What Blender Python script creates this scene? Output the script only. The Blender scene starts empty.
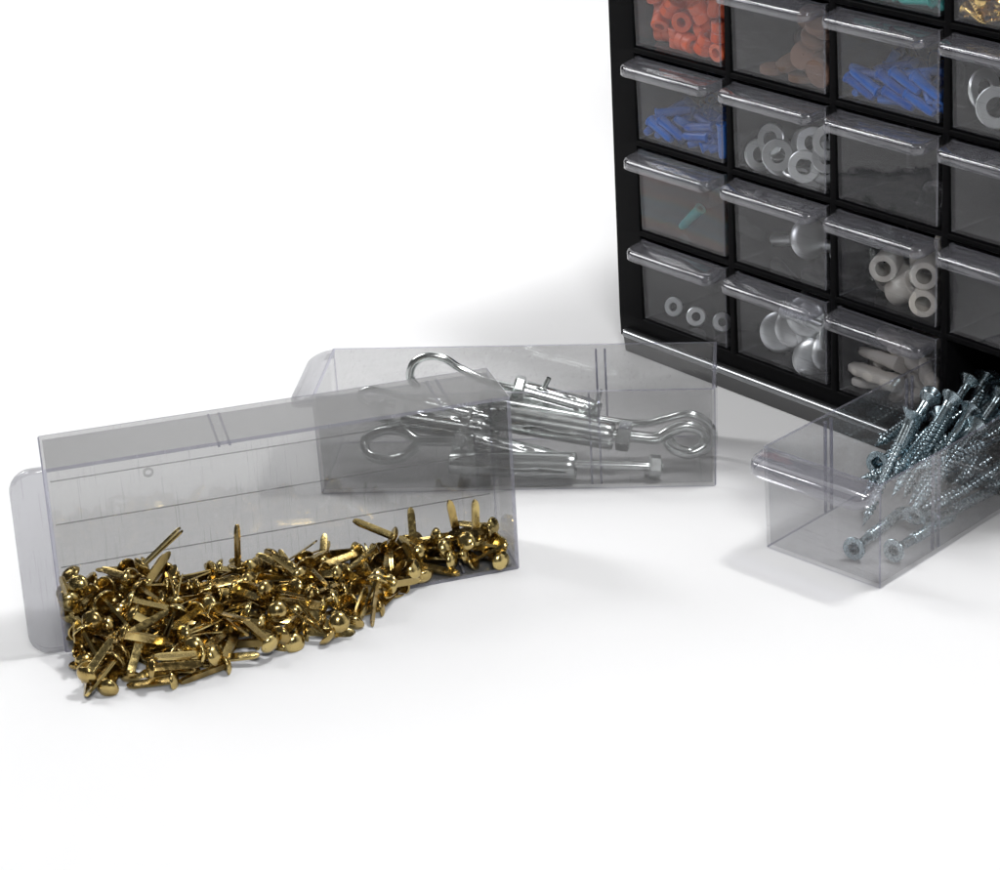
import bpy, bmesh, math, random, json
from mathutils import Vector, Matrix, Quaternion
C = bpy.context.scene.collection
sc = bpy.context.scene
MM = 0.001

# ------------------------------------------------------------------ camera
cam_d = bpy.data.cameras.new('camera'); cam = bpy.data.objects.new('camera', cam_d); C.objects.link(cam)
cam.location = (0, 0, 418.14 * MM); cam.rotation_euler = (math.pi / 2 - 0.33312, 0, 0)
cam_d.sensor_fit = 'HORIZONTAL'; cam_d.sensor_width = 36; cam_d.lens = 2312.5 / 1000 * 36
cam_d.shift_x = (500 - 860.73) / 1000; cam_d.shift_y = (213.94 - 435) / 1000
cam_d.clip_start = 0.02; cam_d.clip_end = 60
sc.camera = cam

# ------------------------------------------------------------------ world, studio lamps, exposure
w = bpy.data.worlds.new('World'); sc.world = w; w.use_nodes = True
w.node_tree.nodes['Background'].inputs[0].default_value = (1, 1, 1, 1)
w.node_tree.nodes['Background'].inputs[1].default_value = 0.045
sc.view_settings.view_transform = 'Standard'; sc.view_settings.look = 'None'
sc.view_settings.exposure = 0.62; sc.view_settings.gamma = 1
sc.cycles.max_bounces = 24; sc.cycles.transparent_max_bounces = 48
sc.cycles.sample_clamp_indirect = 6
sc.cycles.caustics_reflective = False; sc.cycles.caustics_refractive = False

def softbox(name, loc, target, sx, sy, power):
    l = bpy.data.lights.new(name, 'AREA'); l.shape = 'RECTANGLE'; l.size = sx; l.size_y = sy; l.energy = power
    o = bpy.data.objects.new(name, l); C.objects.link(o); o.location = loc
    o.rotation_euler = (Vector(target) - Vector(loc)).to_track_quat('-Z', 'Y').to_euler()
    return o
softbox('overhead_softbox', (0.42, 1.06, 1.30), (-0.05, 0.95, 0), 0.42, 0.40, 30)
softbox('front_softbox', (0.26, -0.55, 1.20), (-0.55, 1.7, 0.2), 0.36, 0.36, 8.5)
softbox('strip_softbox', (-0.86, 1.12, 1.00), (0.05, 0.95, 0.15), 0.12, 0.34, 2.3)
softbox('backdrop_softbox', (-1.25, 1.35, 0.85), (-0.55, 1.75, 0.05), 0.5, 0.5, 4.8)

# ------------------------------------------------------------------ materials
def new_mat(name):
    m = bpy.data.materials.new(name); m.use_nodes = True
    nt = m.node_tree; nt.nodes.clear(); return m, nt
def N(nt, t, **kw):
    n = nt.nodes.new(t)
    for k, v in kw.items():
        if k[0] == 'i' and k[1:].isdigit(): n.inputs[int(k[1:])].default_value = v
        elif hasattr(n, k): setattr(n, k, v)
        else: n.inputs[k.replace('_', ' ')].default_value = v
    return n
def principled(name, col, rough=.4, metal=0, bump=0, bscale=400, var=0, col2=None, rvar=0, spec=.5, trans=0):
    m, nt = new_mat(name); L = nt.links
    out = N(nt, 'ShaderNodeOutputMaterial'); p = N(nt, 'ShaderNodeBsdfPrincipled')
    L.new(p.outputs[0], out.inputs[0])
    p.inputs['Base Color'].default_value = (*col, 1); p.inputs['Roughness'].default_value = rough
    p.inputs['Metallic'].default_value = metal; p.inputs['Specular IOR Level'].default_value = spec
    tc = N(nt, 'ShaderNodeTexCoord')
    nz = N(nt, 'ShaderNodeTexNoise'); nz.inputs['Scale'].default_value = bscale; nz.inputs['Detail'].default_value = 5
    L.new(tc.outputs['Object'], nz.inputs['Vector'])
    if bump:
        b = N(nt, 'ShaderNodeBump'); b.inputs['Strength'].default_value = bump; b.inputs['Distance'].default_value = .0004
        L.new(nz.outputs[0], b.inputs['Height']); L.new(b.outputs[0], p.inputs['Normal'])
    if rvar:
        mr = N(nt, 'ShaderNodeMapRange'); mr.inputs['To Min'].default_value = max(0, rough - rvar); mr.inputs['To Max'].default_value = rough + rvar
        mr.inputs['From Min'].default_value = .3; mr.inputs['From Max'].default_value = .7
        L.new(nz.outputs[0], mr.inputs[0]); L.new(mr.outputs[0], p.inputs['Roughness'])
    if col2:
        oi = N(nt, 'ShaderNodeObjectInfo'); n2 = N(nt, 'ShaderNodeTexNoise'); n2.inputs['Scale'].default_value = 160
        L.new(tc.outputs['Object'], n2.inputs['Vector'])
        ad = N(nt, 'ShaderNodeMath', operation='MULTIPLY'); L.new(oi.outputs['Random'], ad.inputs[0]); L.new(n2.outputs[0], ad.inputs[1])
        m2 = N(nt, 'ShaderNodeMath', operation='MULTIPLY', i1=1.9); m2.use_clamp = True; L.new(ad.outputs[0], m2.inputs[0])
        mx = N(nt, 'ShaderNodeMix', data_type='RGBA'); mx.inputs[6].default_value = (*col, 1); mx.inputs[7].default_value = (*col2, 1)
        L.new(m2.outputs[0], mx.inputs[0]); L.new(mx.outputs[2], p.inputs['Base Color'])
    return m
def clear_plastic(name, tint, haze, haze_col, rough=.04, spec=1.0, bump=.12, bscale=55, rainbow=0):
    """clear moulded styrene: each surface lets most light straight through, reflects by Fresnel and carries a slight haze"""
    m, nt = new_mat(name); L = nt.links
    out = N(nt, 'ShaderNodeOutputMaterial'); tr = N(nt, 'ShaderNodeBsdfTransparent'); tr.inputs[0].default_value = (*tint, 1)
    df = N(nt, 'ShaderNodeBsdfDiffuse'); df.inputs[0].default_value = (*haze_col, 1)
    gl = N(nt, 'ShaderNodeBsdfGlossy'); gl.inputs['Roughness'].default_value = rough; gl.inputs[0].default_value = (1, 1, 1, 1)
    tc = N(nt, 'ShaderNodeTexCoord')
    nz = N(nt, 'ShaderNodeTexNoise'); nz.inputs['Scale'].default_value = bscale; nz.inputs['Detail'].default_value = 3
    L.new(tc.outputs['Object'], nz.inputs['Vector'])
    b = N(nt, 'ShaderNodeBump'); b.inputs['Strength'].default_value = bump; b.inputs['Distance'].default_value = .0012
    L.new(nz.outputs[0], b.inputs['Height']); L.new(b.outputs[0], gl.inputs['Normal'])
    # scuffs: fine streaks that vary the haze
    mp = N(nt, 'ShaderNodeMapping'); mp.inputs['Scale'].default_value = (900, 60, 500); L.new(tc.outputs['Object'], mp.inputs[0])
    n2 = N(nt, 'ShaderNodeTexNoise'); n2.inputs['Scale'].default_value = 1.0; n2.inputs['Detail'].default_value = 6; L.new(mp.outputs[0], n2.inputs['Vector'])
    mr = N(nt, 'ShaderNodeMapRange'); mr.inputs['From Min'].default_value = .3; mr.inputs['From Max'].default_value = .75
    mr.inputs['To Min'].default_value = haze * .75; mr.inputs['To Max'].default_value = haze * 1.35; L.new(n2.outputs[0], mr.inputs[0])
    prev = mr.outputs[0]
    for rot, sc_, lo in (((.3, .5, .35), (35, 1400, 1400), .685), ((-.5, .2, 1.1), (50, 1700, 1700), .70)):
        m3 = N(nt, 'ShaderNodeMapping'); m3.inputs['Rotation'].default_value = rot; m3.inputs['Scale'].default_value = sc_; L.new(tc.outputs['Object'], m3.inputs[0])
        n3 = N(nt, 'ShaderNodeTexNoise'); n3.inputs['Scale'].default_value = 1.0; n3.inputs['Detail'].default_value = 1; L.new(m3.outputs[0], n3.inputs['Vector'])
        r3 = N(nt, 'ShaderNodeMapRange'); r3.inputs['From Min'].default_value = lo; r3.inputs['From Max'].default_value = lo + .04; r3.inputs['To Max'].default_value = .12; L.new(n3.outputs[0], r3.inputs[0])
        a3 = N(nt, 'ShaderNodeMath', operation='ADD'); L.new(prev, a3.inputs[0]); L.new(r3.outputs[0], a3.inputs[1]); prev = a3.outputs[0]
    mix1 = N(nt, 'ShaderNodeMixShader'); L.new(prev, mix1.inputs[0]); L.new(tr.outputs[0], mix1.inputs[1]); L.new(df.outputs[0], mix1.inputs[2])
    ge = N(nt, 'ShaderNodeNewGeometry')
    ior = N(nt, 'ShaderNodeMapRange'); ior.inputs['To Min'].default_value = 1.56; ior.inputs['To Max'].default_value = 1 / 1.56
    L.new(ge.outputs['Backfacing'], ior.inputs[0])
    fr = N(nt, 'ShaderNodeFresnel'); L.new(ior.outputs[0], fr.inputs[0])
    fm = N(nt, 'ShaderNodeMath', operation='MULTIPLY', i1=spec); L.new(fr.outputs[0], fm.inputs[0])
    mix2 = N(nt, 'ShaderNodeMixShader'); L.new(fm.outputs[0], mix2.inputs[0]); L.new(mix1.outputs[0], mix2.inputs[1]); L.new(gl.outputs[0], mix2.inputs[2])
    L.new(mix2.outputs[0], out.inputs[0])
    if rainbow:
        # rainbow sheen of strained plastic, painted as bands into the haze colour
        wv = N(nt, 'ShaderNodeTexWave'); wv.inputs['Scale'].default_value = 14; wv.inputs['Distortion'].default_value = 2.0; wv.bands_direction = 'Z'
        L.new(tc.outputs['Object'], wv.inputs['Vector'])
        rp = N(nt, 'ShaderNodeValToRGB'); el = rp.color_ramp.elements
        el[0].position = 0; el[0].color = (.5, .5, .5, 1); el[1].position = 1; el[1].color = (.5, .5, .52, 1)
        for ps, cl in ((.3, (.75, .4, .35, 1)), (.5, (.6, .6, .35, 1)), (.7, (.3, .55, .7, 1))):
            e = el.new(ps); e.color = cl
        L.new(wv.outputs[0], rp.inputs[0]); L.new(rp.outputs[0], df.inputs[0])
    return m
M = {}
M['white'] = principled('white_table_surface', (.86, .86, .865), .55, spec=.2)
M['black'] = principled('black_moulded_plastic', (.0035, .0035, .004), .42, bump=.08, bscale=900, spec=.05)
M['clear'] = clear_plastic('clear_styrene', (.895, .895, .90), .042, (.72, .72, .73), spec=.9)
M['clear_cabinet'] = clear_plastic('clear_styrene_cabinet', (.93, .93, .94), .022, (.55, .55, .57), spec=.55)
M['clear_smoky'] = clear_plastic('clear_styrene_smoky', (.83, .83, .832), .05, (.85, .85, .85), spec=.8)
M['clear_dark'] = clear_plastic('clear_styrene_dark', (.70, .70, .70), .03, (.75, .75, .74), spec=.8)
M['clear_rainbow_sheen'] = clear_plastic('clear_styrene_rainbow_sheen', (.93, .93, .94), .07, (.5, .5, .5), spec=.55, rainbow=1)
M['edge'] = clear_plastic('styrene_edge', (.56, .56, .63), .16, (.60, .60, .68), rough=.12, bump=.05)
M['lip'] = clear_plastic('styrene_lip', (.72, .72, .735), .022, (.45, .45, .50), rough=.055, spec=1.2, bump=.03, bscale=40)
M['lip_cabinet'] = clear_plastic('styrene_lip_cabinet', (.80, .80, .825), .07, (.60, .60, .66), rough=.055, spec=1.3, bump=.03, bscale=40)
M['brass'] = principled('brass', (.63, .49, .205), .21, 1, bump=.12, bscale=700, col2=(.36, .255, .095), rvar=.09)
M['zinc'] = principled('blue_zinc_plate', (.36, .46, .51), .27, 1, bump=.15, bscale=900, col2=(.50, .58, .61), rvar=.06)
M['steel'] = principled('bright_zinc_plate', (.70, .73, .72), .22, 1, bump=.02, bscale=300, col2=(.56, .59, .58), rvar=.03)
M['satin'] = principled('satin_zinc_plate', (.86, .88, .87), .36, 1, bump=.03, bscale=300, col2=(.70, .73, .73))
M['orange'] = principled('orange_plastic', (.80, .125, .025), .4, bump=.1, col2=(.62, .08, .02))
M['blue'] = principled('blue_plastic', (.006, .13, .52), .34, bump=.1, col2=(.006, .07, .34))
M['teal'] = principled('teal_plastic', (.05, .42, .36), .38, bump=.1, col2=(.04, .30, .30))
M['brown'] = principled('brown_felt', (.21, .115, .075), .85, bump=.5, bscale=900, col2=(.14, .08, .05))
M['nylon'] = principled('off_white_nylon', (.66, .62, .55), .45, bump=.1, col2=(.55, .53, .49))
M['gold'] = principled('brass_plated_screw', (.78, .56, .22), .22, 1, bump=.1, col2=(.6, .4, .14))

# ------------------------------------------------------------------ helpers
def link(name, me, mats, parent=None, smooth=None):
    for m in (mats if isinstance(mats, (list, tuple)) else [mats]): me.materials.append(m)
    o = bpy.data.objects.new(name, me); C.objects.link(o); o.parent = parent
    return o
def bm_mesh(name, bm, smooth=False, angle=None):
    bmesh.ops.recalc_face_normals(bm, faces=bm.faces)
    me = bpy.data.meshes.new(name)
    if smooth:
        for f in bm.faces: f.smooth = True
        ang = math.radians(angle or 40)
        for e in bm.edges:
            if len(e.link_faces) == 2 and e.calc_face_angle(0) > ang: e.smooth = False
    bm.to_mesh(me); bm.free(); return me
def thing(name, label, cat, mat=None, group=None):
    o = bpy.data.objects.new(name, None); C.objects.link(o); o.empty_display_size = .005
    if mat is not None: o.matrix_world = mat
    tag(o, label, cat, group); return o
def tag(o, label, cat, group=None):
    o['label'] = label; o['category'] = cat
    if group: o['group'] = group
    return o
def lathe(bm, prof, n=20, axis_z=True, close=False):
    """prof: list of (r, z) in mm"""
    rings = []
    for r, z in prof:
        if r < 1e-6: rings.append([bm.verts.new((0, 0, z * MM))])
        else: rings.append([bm.verts.new((r * MM * math.cos(2 * math.pi * k / n), r * MM * math.sin(2 * math.pi * k / n), z * MM)) for k in range(n)])
    prs = list(zip(rings, rings[1:]))
    if close: prs.append((rings[-1], rings[0]))
    for A, B in prs:
        for k in range(n):
            a0, a1 = A[k % len(A)], A[(k + 1) % n % len(A)]
            b0, b1 = B[k % len(B)], B[(k + 1) % n % len(B)]
            vs = []
            for v in (a0, a1, b1, b0):
                if v not in vs: vs.append(v)
            if len(vs) > 2: bm.faces.new(vs)
    return bm
def tube_mesh(name, pts, r, n=10, sub=6, closed_ends=True):
    """round wire through points (mm), Catmull-Rom smoothed"""
    P = [Vector(p) for p in pts]
    R = r if isinstance(r, (list, tuple)) else [r] * len(P)
    Q, RR = [], []
    for i in range(len(P) - 1):
        p0 = P[i - 1] if i else 2 * P[0] - P[1]; p1, p2 = P[i], P[i + 1]; p3 = P[i + 2] if i + 2 < len(P) else 2 * p2 - p1
        for k in range(sub):
            t = k / sub
            Q.append(.5 * ((2 * p1) + (p2 - p0) * t + (2 * p0 - 5 * p1 + 4 * p2 - p3) * t * t + (3 * p1 - p0 - 3 * p2 + p3) * t ** 3))
            RR.append(R[i] * (1 - t) + R[i + 1] * t)
    Q.append(P[-1]); RR.append(R[-1])
    bm = bmesh.new(); rings = []
    T = (Q[1] - Q[0]).normalized(); up = T.orthogonal().normalized()
    for i, q in enumerate(Q):
        T2 = (Q[min(i + 1, len(Q) - 1)] - Q[max(i - 1, 0)]).normalized()
        up = (up - T2 * up.dot(T2)).normalized(); sd = T2.cross(up)
        rings.append([bm.verts.new((q + RR[i] * (math.cos(a) * up + math.sin(a) * sd)) * MM) for a in [2 * math.pi * k / n for k in range(n)]])
    for A, B in zip(rings, rings[1:]):
        for k in range(n): bm.faces.new((A[k], A[(k + 1) % n], B[(k + 1) % n], B[k]))
    bm.faces.new(rings[0][::-1]); bm.faces.new(rings[-1])
    return bm_mesh(name, bm, True, 50)
def copy_tree(o, mat):
    c = o.copy(); C.objects.link(c); c.matrix_world = mat
    for ch in o.children:
        d = ch.copy(); C.objects.link(d); d.parent = c
    return c
def box(bm, x0, x1, y0, y1, z0, z1, mi=0, skip=()):
    v = [bm.verts.new((x * MM, y * MM, z * MM)) for x in (x0, x1) for y in (y0, y1) for z in (z0, z1)]
    for nm, f in (('x0', (0, 1, 3, 2)), ('x1', (4, 6, 7, 5)), ('y0', (0, 4, 5, 1)), ('y1', (2, 3, 7, 6)), ('z0', (0, 2, 6, 4)), ('z1', (1, 5, 7, 3))):
        if nm in skip: continue
        bm.faces.new([v[i] for i in f]).material_index = mi
def frame(origin, yaw):
    return Matrix.Translation(Vector(origin) * MM) @ Matrix.Rotation(yaw, 4, 'Z')
def place(base, t):
    return base @ (Matrix.Translation(Vector(t[:3]) * MM) @ Quaternion(t[3:7]).to_matrix().to_4x4())

# ------------------------------------------------------------------ the setting
# one white paper sweep: flat, its rise behind the cabinet added to catch shade
bm = bmesh.new(); prof = [(-5, 0), (-.8, 0)] + [(.12 * math.sin(a), .12 - .12 * math.cos(a)) for a in [math.pi / 2 * k / 24 for k in range(25)]] + [(.12, 1.8)]
ra, rb = ([bm.verts.new((x, .175 + y, z)) for y, z in prof] for x in (-4.0, 4.0))
for k in range(len(prof) - 1): bm.faces.new((ra[k], rb[k], rb[k + 1], ra[k + 1]))
g = link('ground', bm_mesh('ground', bm, True, 60), M['white']); g['kind'] = 'structure'; g['label'] = 'white paper sweep under everything, with a rise added behind the cabinet'
g.matrix_world = frame((-101.32, 1002.4, 0), -0.74441)

# ------------------------------------------------------------------ drawers
def tray_mesh(W, L, H, t=1.3, taper=0.6, ribs=(), floor_lines=False):
    """open clear box; local x across, y from the front (0) to the back, z up"""
    bm = bmesh.new()
    def corner(x, y, z, top):
        k = 0 if top else taper
        return Vector(((k if x == 0 else W - k) if x in (0, 1) else x, (k if y == 0 else L - k) if y in (0, 1) else y, z))
    o = {}; i = {}
    for x in (0, 1):
        for y in (0, 1):
            for z in (0, 1):
                p = corner(x, y, H * z, z); o[x, y, z] = bm.verts.new(p * MM)
                q = p + Vector((t if x == 0 else -t, t if y == 0 else -t, t if z == 0 else 0)); i[x, y, z] = bm.verts.new(q * MM)
    def q(d, a, b, c, e, mi=0):
        f = bm.faces.new([d[a], d[b], d[c], d[e]]); f.material_index = mi; return f
    of = []
    for d in (o, i):
        fs = [q(d, (0, 0, 0), (1, 0, 0), (1, 0, 1), (0, 0, 1)), q(d, (1, 0, 0), (1, 1, 0), (1, 1, 1), (1, 0, 1)), q(d, (1, 1, 0), (0, 1, 0), (0, 1, 1), (1, 1, 1)),
              q(d, (0, 1, 0), (0, 0, 0), (0, 0, 1), (0, 1, 1)), q(d, (0, 0, 0), (0, 1, 0), (1, 1, 0), (1, 0, 0))]
        if d is o: of = fs
    for a, b in (((0, 0), (1, 0)), ((1, 0), (1, 1)), ((1, 1), (0, 1)), ((0, 1), (0, 0))):
        f = bm.faces.new([o[a[0], a[1], 1], o[b[0], b[1], 1], i[b[0], b[1], 1], i[a[0], a[1], 1]]); f.material_index = 1
    oset = set(of)
    ed = [e for e in bm.edges if len(e.link_faces) == 2 and all(f in oset for f in e.link_faces)]
    r = bmesh.ops.bevel(bm, geom=ed, offset=.55 * MM, segments=1, affect='EDGES', profile=.5)
    for f in r['faces']: f.material_index = 1
    # pairs of divider ribs on the long walls
    for y in ribs:
        for dy in (-1.9, 1.9):
            for x0, x1 in ((t + taper * .4, t + 1.1 + taper * .4), (W - t - 1.1 - taper * .4, W - t - taper * .4)):
                box(bm, x0, x1, y + dy - .4, y + dy + .4, t + .3, H - 1.5, 1)
    if floor_lines:
        for k in (.26, .5, .74):
            box(bm, W * k - .2, W * k + .2, 3, L - 3, t + .02, t + .25, 0)
        n0 = len(bm.verts)
        lathe(bm, [(1.1, 0), (1.1, .5), (1.9, .5), (1.9, 0)], 16); bm.verts.ensure_lookup_table()
        for v in bm.verts[n0:]: v.co += Vector((21, 37, t + .02)) * MM
    return bm_mesh('tray', bm)
def lip_mesh(W, H, out=11.0, r=5.0, drop=4.2, sink=1.8):
    """overhanging finger lip along the top of the drawer front; slopes down outwards, with a turned-down rim"""
    bm = bmesh.new()
    path = [(0, .02), (0, -(out - r))]
    for k in range(1, 7): a = math.pi / 2 * k / 6; path.append((r - r * math.cos(a), -(out - r) - r * math.sin(a)))
    path += [(W - x, y) for x, y in path[::-1]]
    n = len(path); cx, cy = W / 2, 0
    def inset(d):
        res = []
        for x, y in path:
            x0 = r if x < r else (W - r if x > W - r else x)
            y0 = max(y, -(out - r))
            if y > -(out - r) - 1e-6: res.append((d if x < W / 2 else W - d, y))
            else:
                v = Vector((x - x0, y - y0)); v = v.normalized() * (r - d) if v.length > 1e-6 else v
                res.append((x0 + v.x, y0 + v.y))
        return res
    def zt(y): return H - sink * (max(0, -y) / out) ** 1.3
    prof = [(1.2, -drop), (.5, -drop - .35), (0, -drop + .2), (0, -1.6), (.2, -.85), (.6, -.35), (1.1, -.1), (1.8, 0)]
    rings = [[bm.verts.new(Vector((x, y, zt(y) + dz)) * MM) for x, y in inset(d)] for d, dz in prof]
    inner = [[bm.verts.new(Vector((x, y, zt(y) + dz)) * MM) for x, y in inset(d)] for d, dz in ((1.2, -2.2), (1.9, -1.3))]
    for A, B in list(zip(rings, rings[1:])) + [(inner[0], rings[0]), (inner[0], inner[1])]:
        for k in range(n - 1): bm.faces.new((A[k], A[k + 1], B[k + 1], B[k]))
    h = n // 2
    for T in (rings[-1], inner[-1]):
        for k in range(h - 1): bm.faces.new((T[k], T[k + 1], T[n - 2 - k], T[n - 1 - k]))
    return bm_mesh('lip', bm, True, 50)
tray_cache = {}
def drawer(matw, W, L, H, label, group=None, mat='clear', out=11.0, r=5.0, ribs=(45, 88), floor_lines=False, lip_drop=4.2, sink=1.8, t=1.3):
    d = thing('drawer', label, 'drawer', matw, group)
    key = (W, L, H, mat, out, r, floor_lines, sink)
    if key not in tray_cache:
        a = link('tray', tray_mesh(W, L, H, t, ribs=ribs, floor_lines=floor_lines), [M[mat], M['edge']], d)
        b = link('pull_lip', lip_mesh(W, H, out, r, lip_drop, sink), M['lip'] if mat in ('clear_smoky', 'clear_dark') else M['lip_cabinet'], d)
        tray_cache[key] = (a, b)
    else:
        for src in tray_cache[key]:
            c = src.copy(); C.objects.link(c); c.parent = d
    return d

# ------------------------------------------------------------------ the cabinet
PU, PV, V0 = 62.066, 43.696, 20.152
CABM = frame((-101.32, 1002.4, 0), -0.74441)
NC, NR, CD = 4, 5, 150
cab = thing('storage_cabinet', 'black plastic cabinet full of small clear drawers', 'cabinet', CABM)
def casing_mesh():
    bm = bmesh.new()
    y0 = 1.2
    x0, x1 = -17.9, (NC - 1) * PU + 55 + 17.9; z0, z1 = 6.5, V0 + NR * PV + 12
    xs = [x0]; zs = [z0]
    for c in range(NC): xs += [c * PU - 1.6, c * PU + 56.6]
    for r in range(NR): zs += [V0 + r * PV - 1.6, V0 + r * PV + 39.4]
    xs.append(x1); zs.append(z1)
    V = {}
    for i, x in enumerate(xs):
        for k, z in enumerate(zs): V[i, k] = bm.verts.new(Vector((x, y0, z)) * MM)
    fr = []
    for i in range(len(xs) - 1):
        for k in range(len(zs) - 1):
            if i % 2 == 1 and k % 2 == 1:
                a = [V[i, k], V[i + 1, k], V[i + 1, k + 1], V[i, k + 1]]
                b = [bm.verts.new((v.co.x, (CD - 4) * MM, v.co.z)) for v in a]
                for j in range(4): bm.faces.new((a[j], a[(j + 1) % 4], b[(j + 1) % 4], b[j]))
                bm.faces.new(b)
            else: fr.append(bm.faces.new((V[i, k], V[i + 1, k], V[i + 1, k + 1], V[i, k + 1])))
    n, m = len(xs) - 1, len(zs) - 1
    out = [V[i, 0] for i in range(n)] + [V[n, k] for k in range(m)] + [V[i, m] for i in range(n, 0, -1)] + [V[0, k] for k in range(m, 0, -1)]
    back = [bm.verts.new((v.co.x, CD * MM, v.co.z)) for v in out]
    for j in range(len(out)): bm.faces.new((out[j], out[(j + 1) % len(out)], back[(j + 1) % len(out)], back[j]))
    bm.faces.new(back)
    ed = [e for e in bm.edges if sum(f in fr for f in e.link_faces) == 1]
    bmesh.ops.bevel(bm, geom=ed, offset=.7 * MM, segments=2, affect='EDGES', profile=.5)
    return bm_mesh('casing', bm, True, 35)
link('casing', casing_mesh(), M['black'], cab)
# toe of the cabinet: a rounded ledge along the foot, standing proud of the drawer fronts
bm = bmesh.new()
x0, x1 = -17.9, (NC - 1) * PU + 55 + 17.9
prof = [(1.2, 11.6), (-.6, 11.5), (-1.3, 11.2), (-1.8, 10.5), (-2.0, 9.6), (-1.8, 8.6), (-1.2, 7.6), (-.2, 0.2), (40, 0.2), (40, 6.4), (1.2, 6.4)]
ra = [bm.verts.new(Vector((x0 + 5, y, z)) * MM) for y, z in prof]; rb = [bm.verts.new(Vector((x1, y, z)) * MM) for y, z in prof]
for k in range(len(prof)): bm.faces.new((ra[k], ra[(k + 1) % len(prof)], rb[(k + 1) % len(prof)], rb[k]))
bm.faces.new(ra); bm.faces.new(rb)
link('base_ledge', bm_mesh('ledge', bm, True, 50), principled('black_gloss_plastic', (.008, .008, .009), .13, bump=0, spec=1.0), cab)
link('ledge_highlight', tube_mesh('ledge_highlight', [(x0 + 7, -1.7, 10.0), (40, -1.7, 10.0), (x1 - 5, -1.7, 10.0)], 1.9, 14, 2), principled('ledge_highlight_grey', (.30, .31, .32), .28, .9, bump=.05), cab)  # grey tube added along the ledge, standing in for the highlight on its edge
bm = bmesh.new(); box(bm, x0, x1, 41, CD, .2, 6.4)
link('foot', bm_mesh('foot', bm), M['black'], cab)

DH = 38.6
GD = 'clear drawers in the black cabinet'
LBL = {
 (1, 0): 'clear cabinet drawer filled with orange plastic connectors', (2, 0): 'clear cabinet drawer of brown felt pads beside the orange connectors',
 (3, 0): 'clear cabinet drawer of blue plugs, between the brown pads and the large washers', (4, 0): 'clear cabinet drawer of large washers beside a blue plug drawer',
 (1, 1): 'clear cabinet drawer of blue plugs directly below the orange connectors', (2, 1): 'clear cabinet drawer of washers directly below the brown felt pads',
 (3, 1): 'clear cabinet drawer with one pale plastic hook, above the white spacers', (4, 1): 'empty clear cabinet drawer directly below the large washers',
 (1, 2): 'clear cabinet drawer with a single teal plug and rainbow sheen', (2, 2): 'clear cabinet drawer with big domed bolts, beside the teal plug drawer',
 (3, 2): 'clear cabinet drawer holding round white nylon spacers', (4, 2): 'empty clear cabinet drawer beside the white spacers, above an open slot',
 (1, 3): 'bottom left clear cabinet drawer with three small washers', (2, 3): 'bottom row clear cabinet drawer full of domed bolts',
 (3, 3): 'bottom row clear cabinet drawer of long white wall anchors', (3, -1): 'clear cabinet drawer of teal plugs at the top edge of the photo',
 (4, -1): 'clear cabinet drawer of gold coloured screws at the top edge'}
DM = {}
for (c, r), lb in LBL.items():
    m = CABM @ Matrix.Translation(Vector(((c - 1) * PU - .5, 0, V0 + (3 - r) * PV - .4)) * MM)
    DM[c, r] = m
    drawer(m, 56, 135, DH, lb, GD, 'clear_rainbow_sheen' if (c, r) == (1, 2) else 'clear_cabinet')

# ------------------------------------------------------------------ the three loose drawers
BM_ = [[0.0, 0.92339, 0.38385, -0.29629], [0.0, 0.38385, -0.92339, 0.75842], [-1.0, 0.0, 0.0, 0.072], [0.0, 0.0, 0.0, 1.0]]
drawer(Matrix(BM_), 71.999, 166, 31.821, 'clear drawer lying on its side, brass fasteners spilling out', None, 'clear_dark', 11.5, 8, (62, 143), True, 3.0, .6, 1.4)
BOLTF = frame((-221.4, 856.66, 0), 0.046159)      # a along the drawer, b backwards, z up
drawer(BOLTF @ Matrix.Translation((0, 51.148 * MM, 0)) @ Matrix.Rotation(-math.pi / 2, 4, 'Z'), 51.148, 162.55, 43.765, 'upright clear drawer holding large hook and eye anchor bolts', None, 'clear_smoky', 10, 8.5, (113,), False, 4.2, 2.4, 1.4)
SCRF = frame((7.3325, 775.49, 0), 0.91303)
drawer(SCRF @ Matrix.Translation((0, 57 * MM, 0)) @ Matrix.Rotation(-math.pi / 2, 4, 'Z'), 57, 135, 43.015, 'upright clear drawer of long zinc screws in front of the cabinet', None, 'clear', 11, 6, (38, 92), False, 5.0, 2.0)

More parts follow.
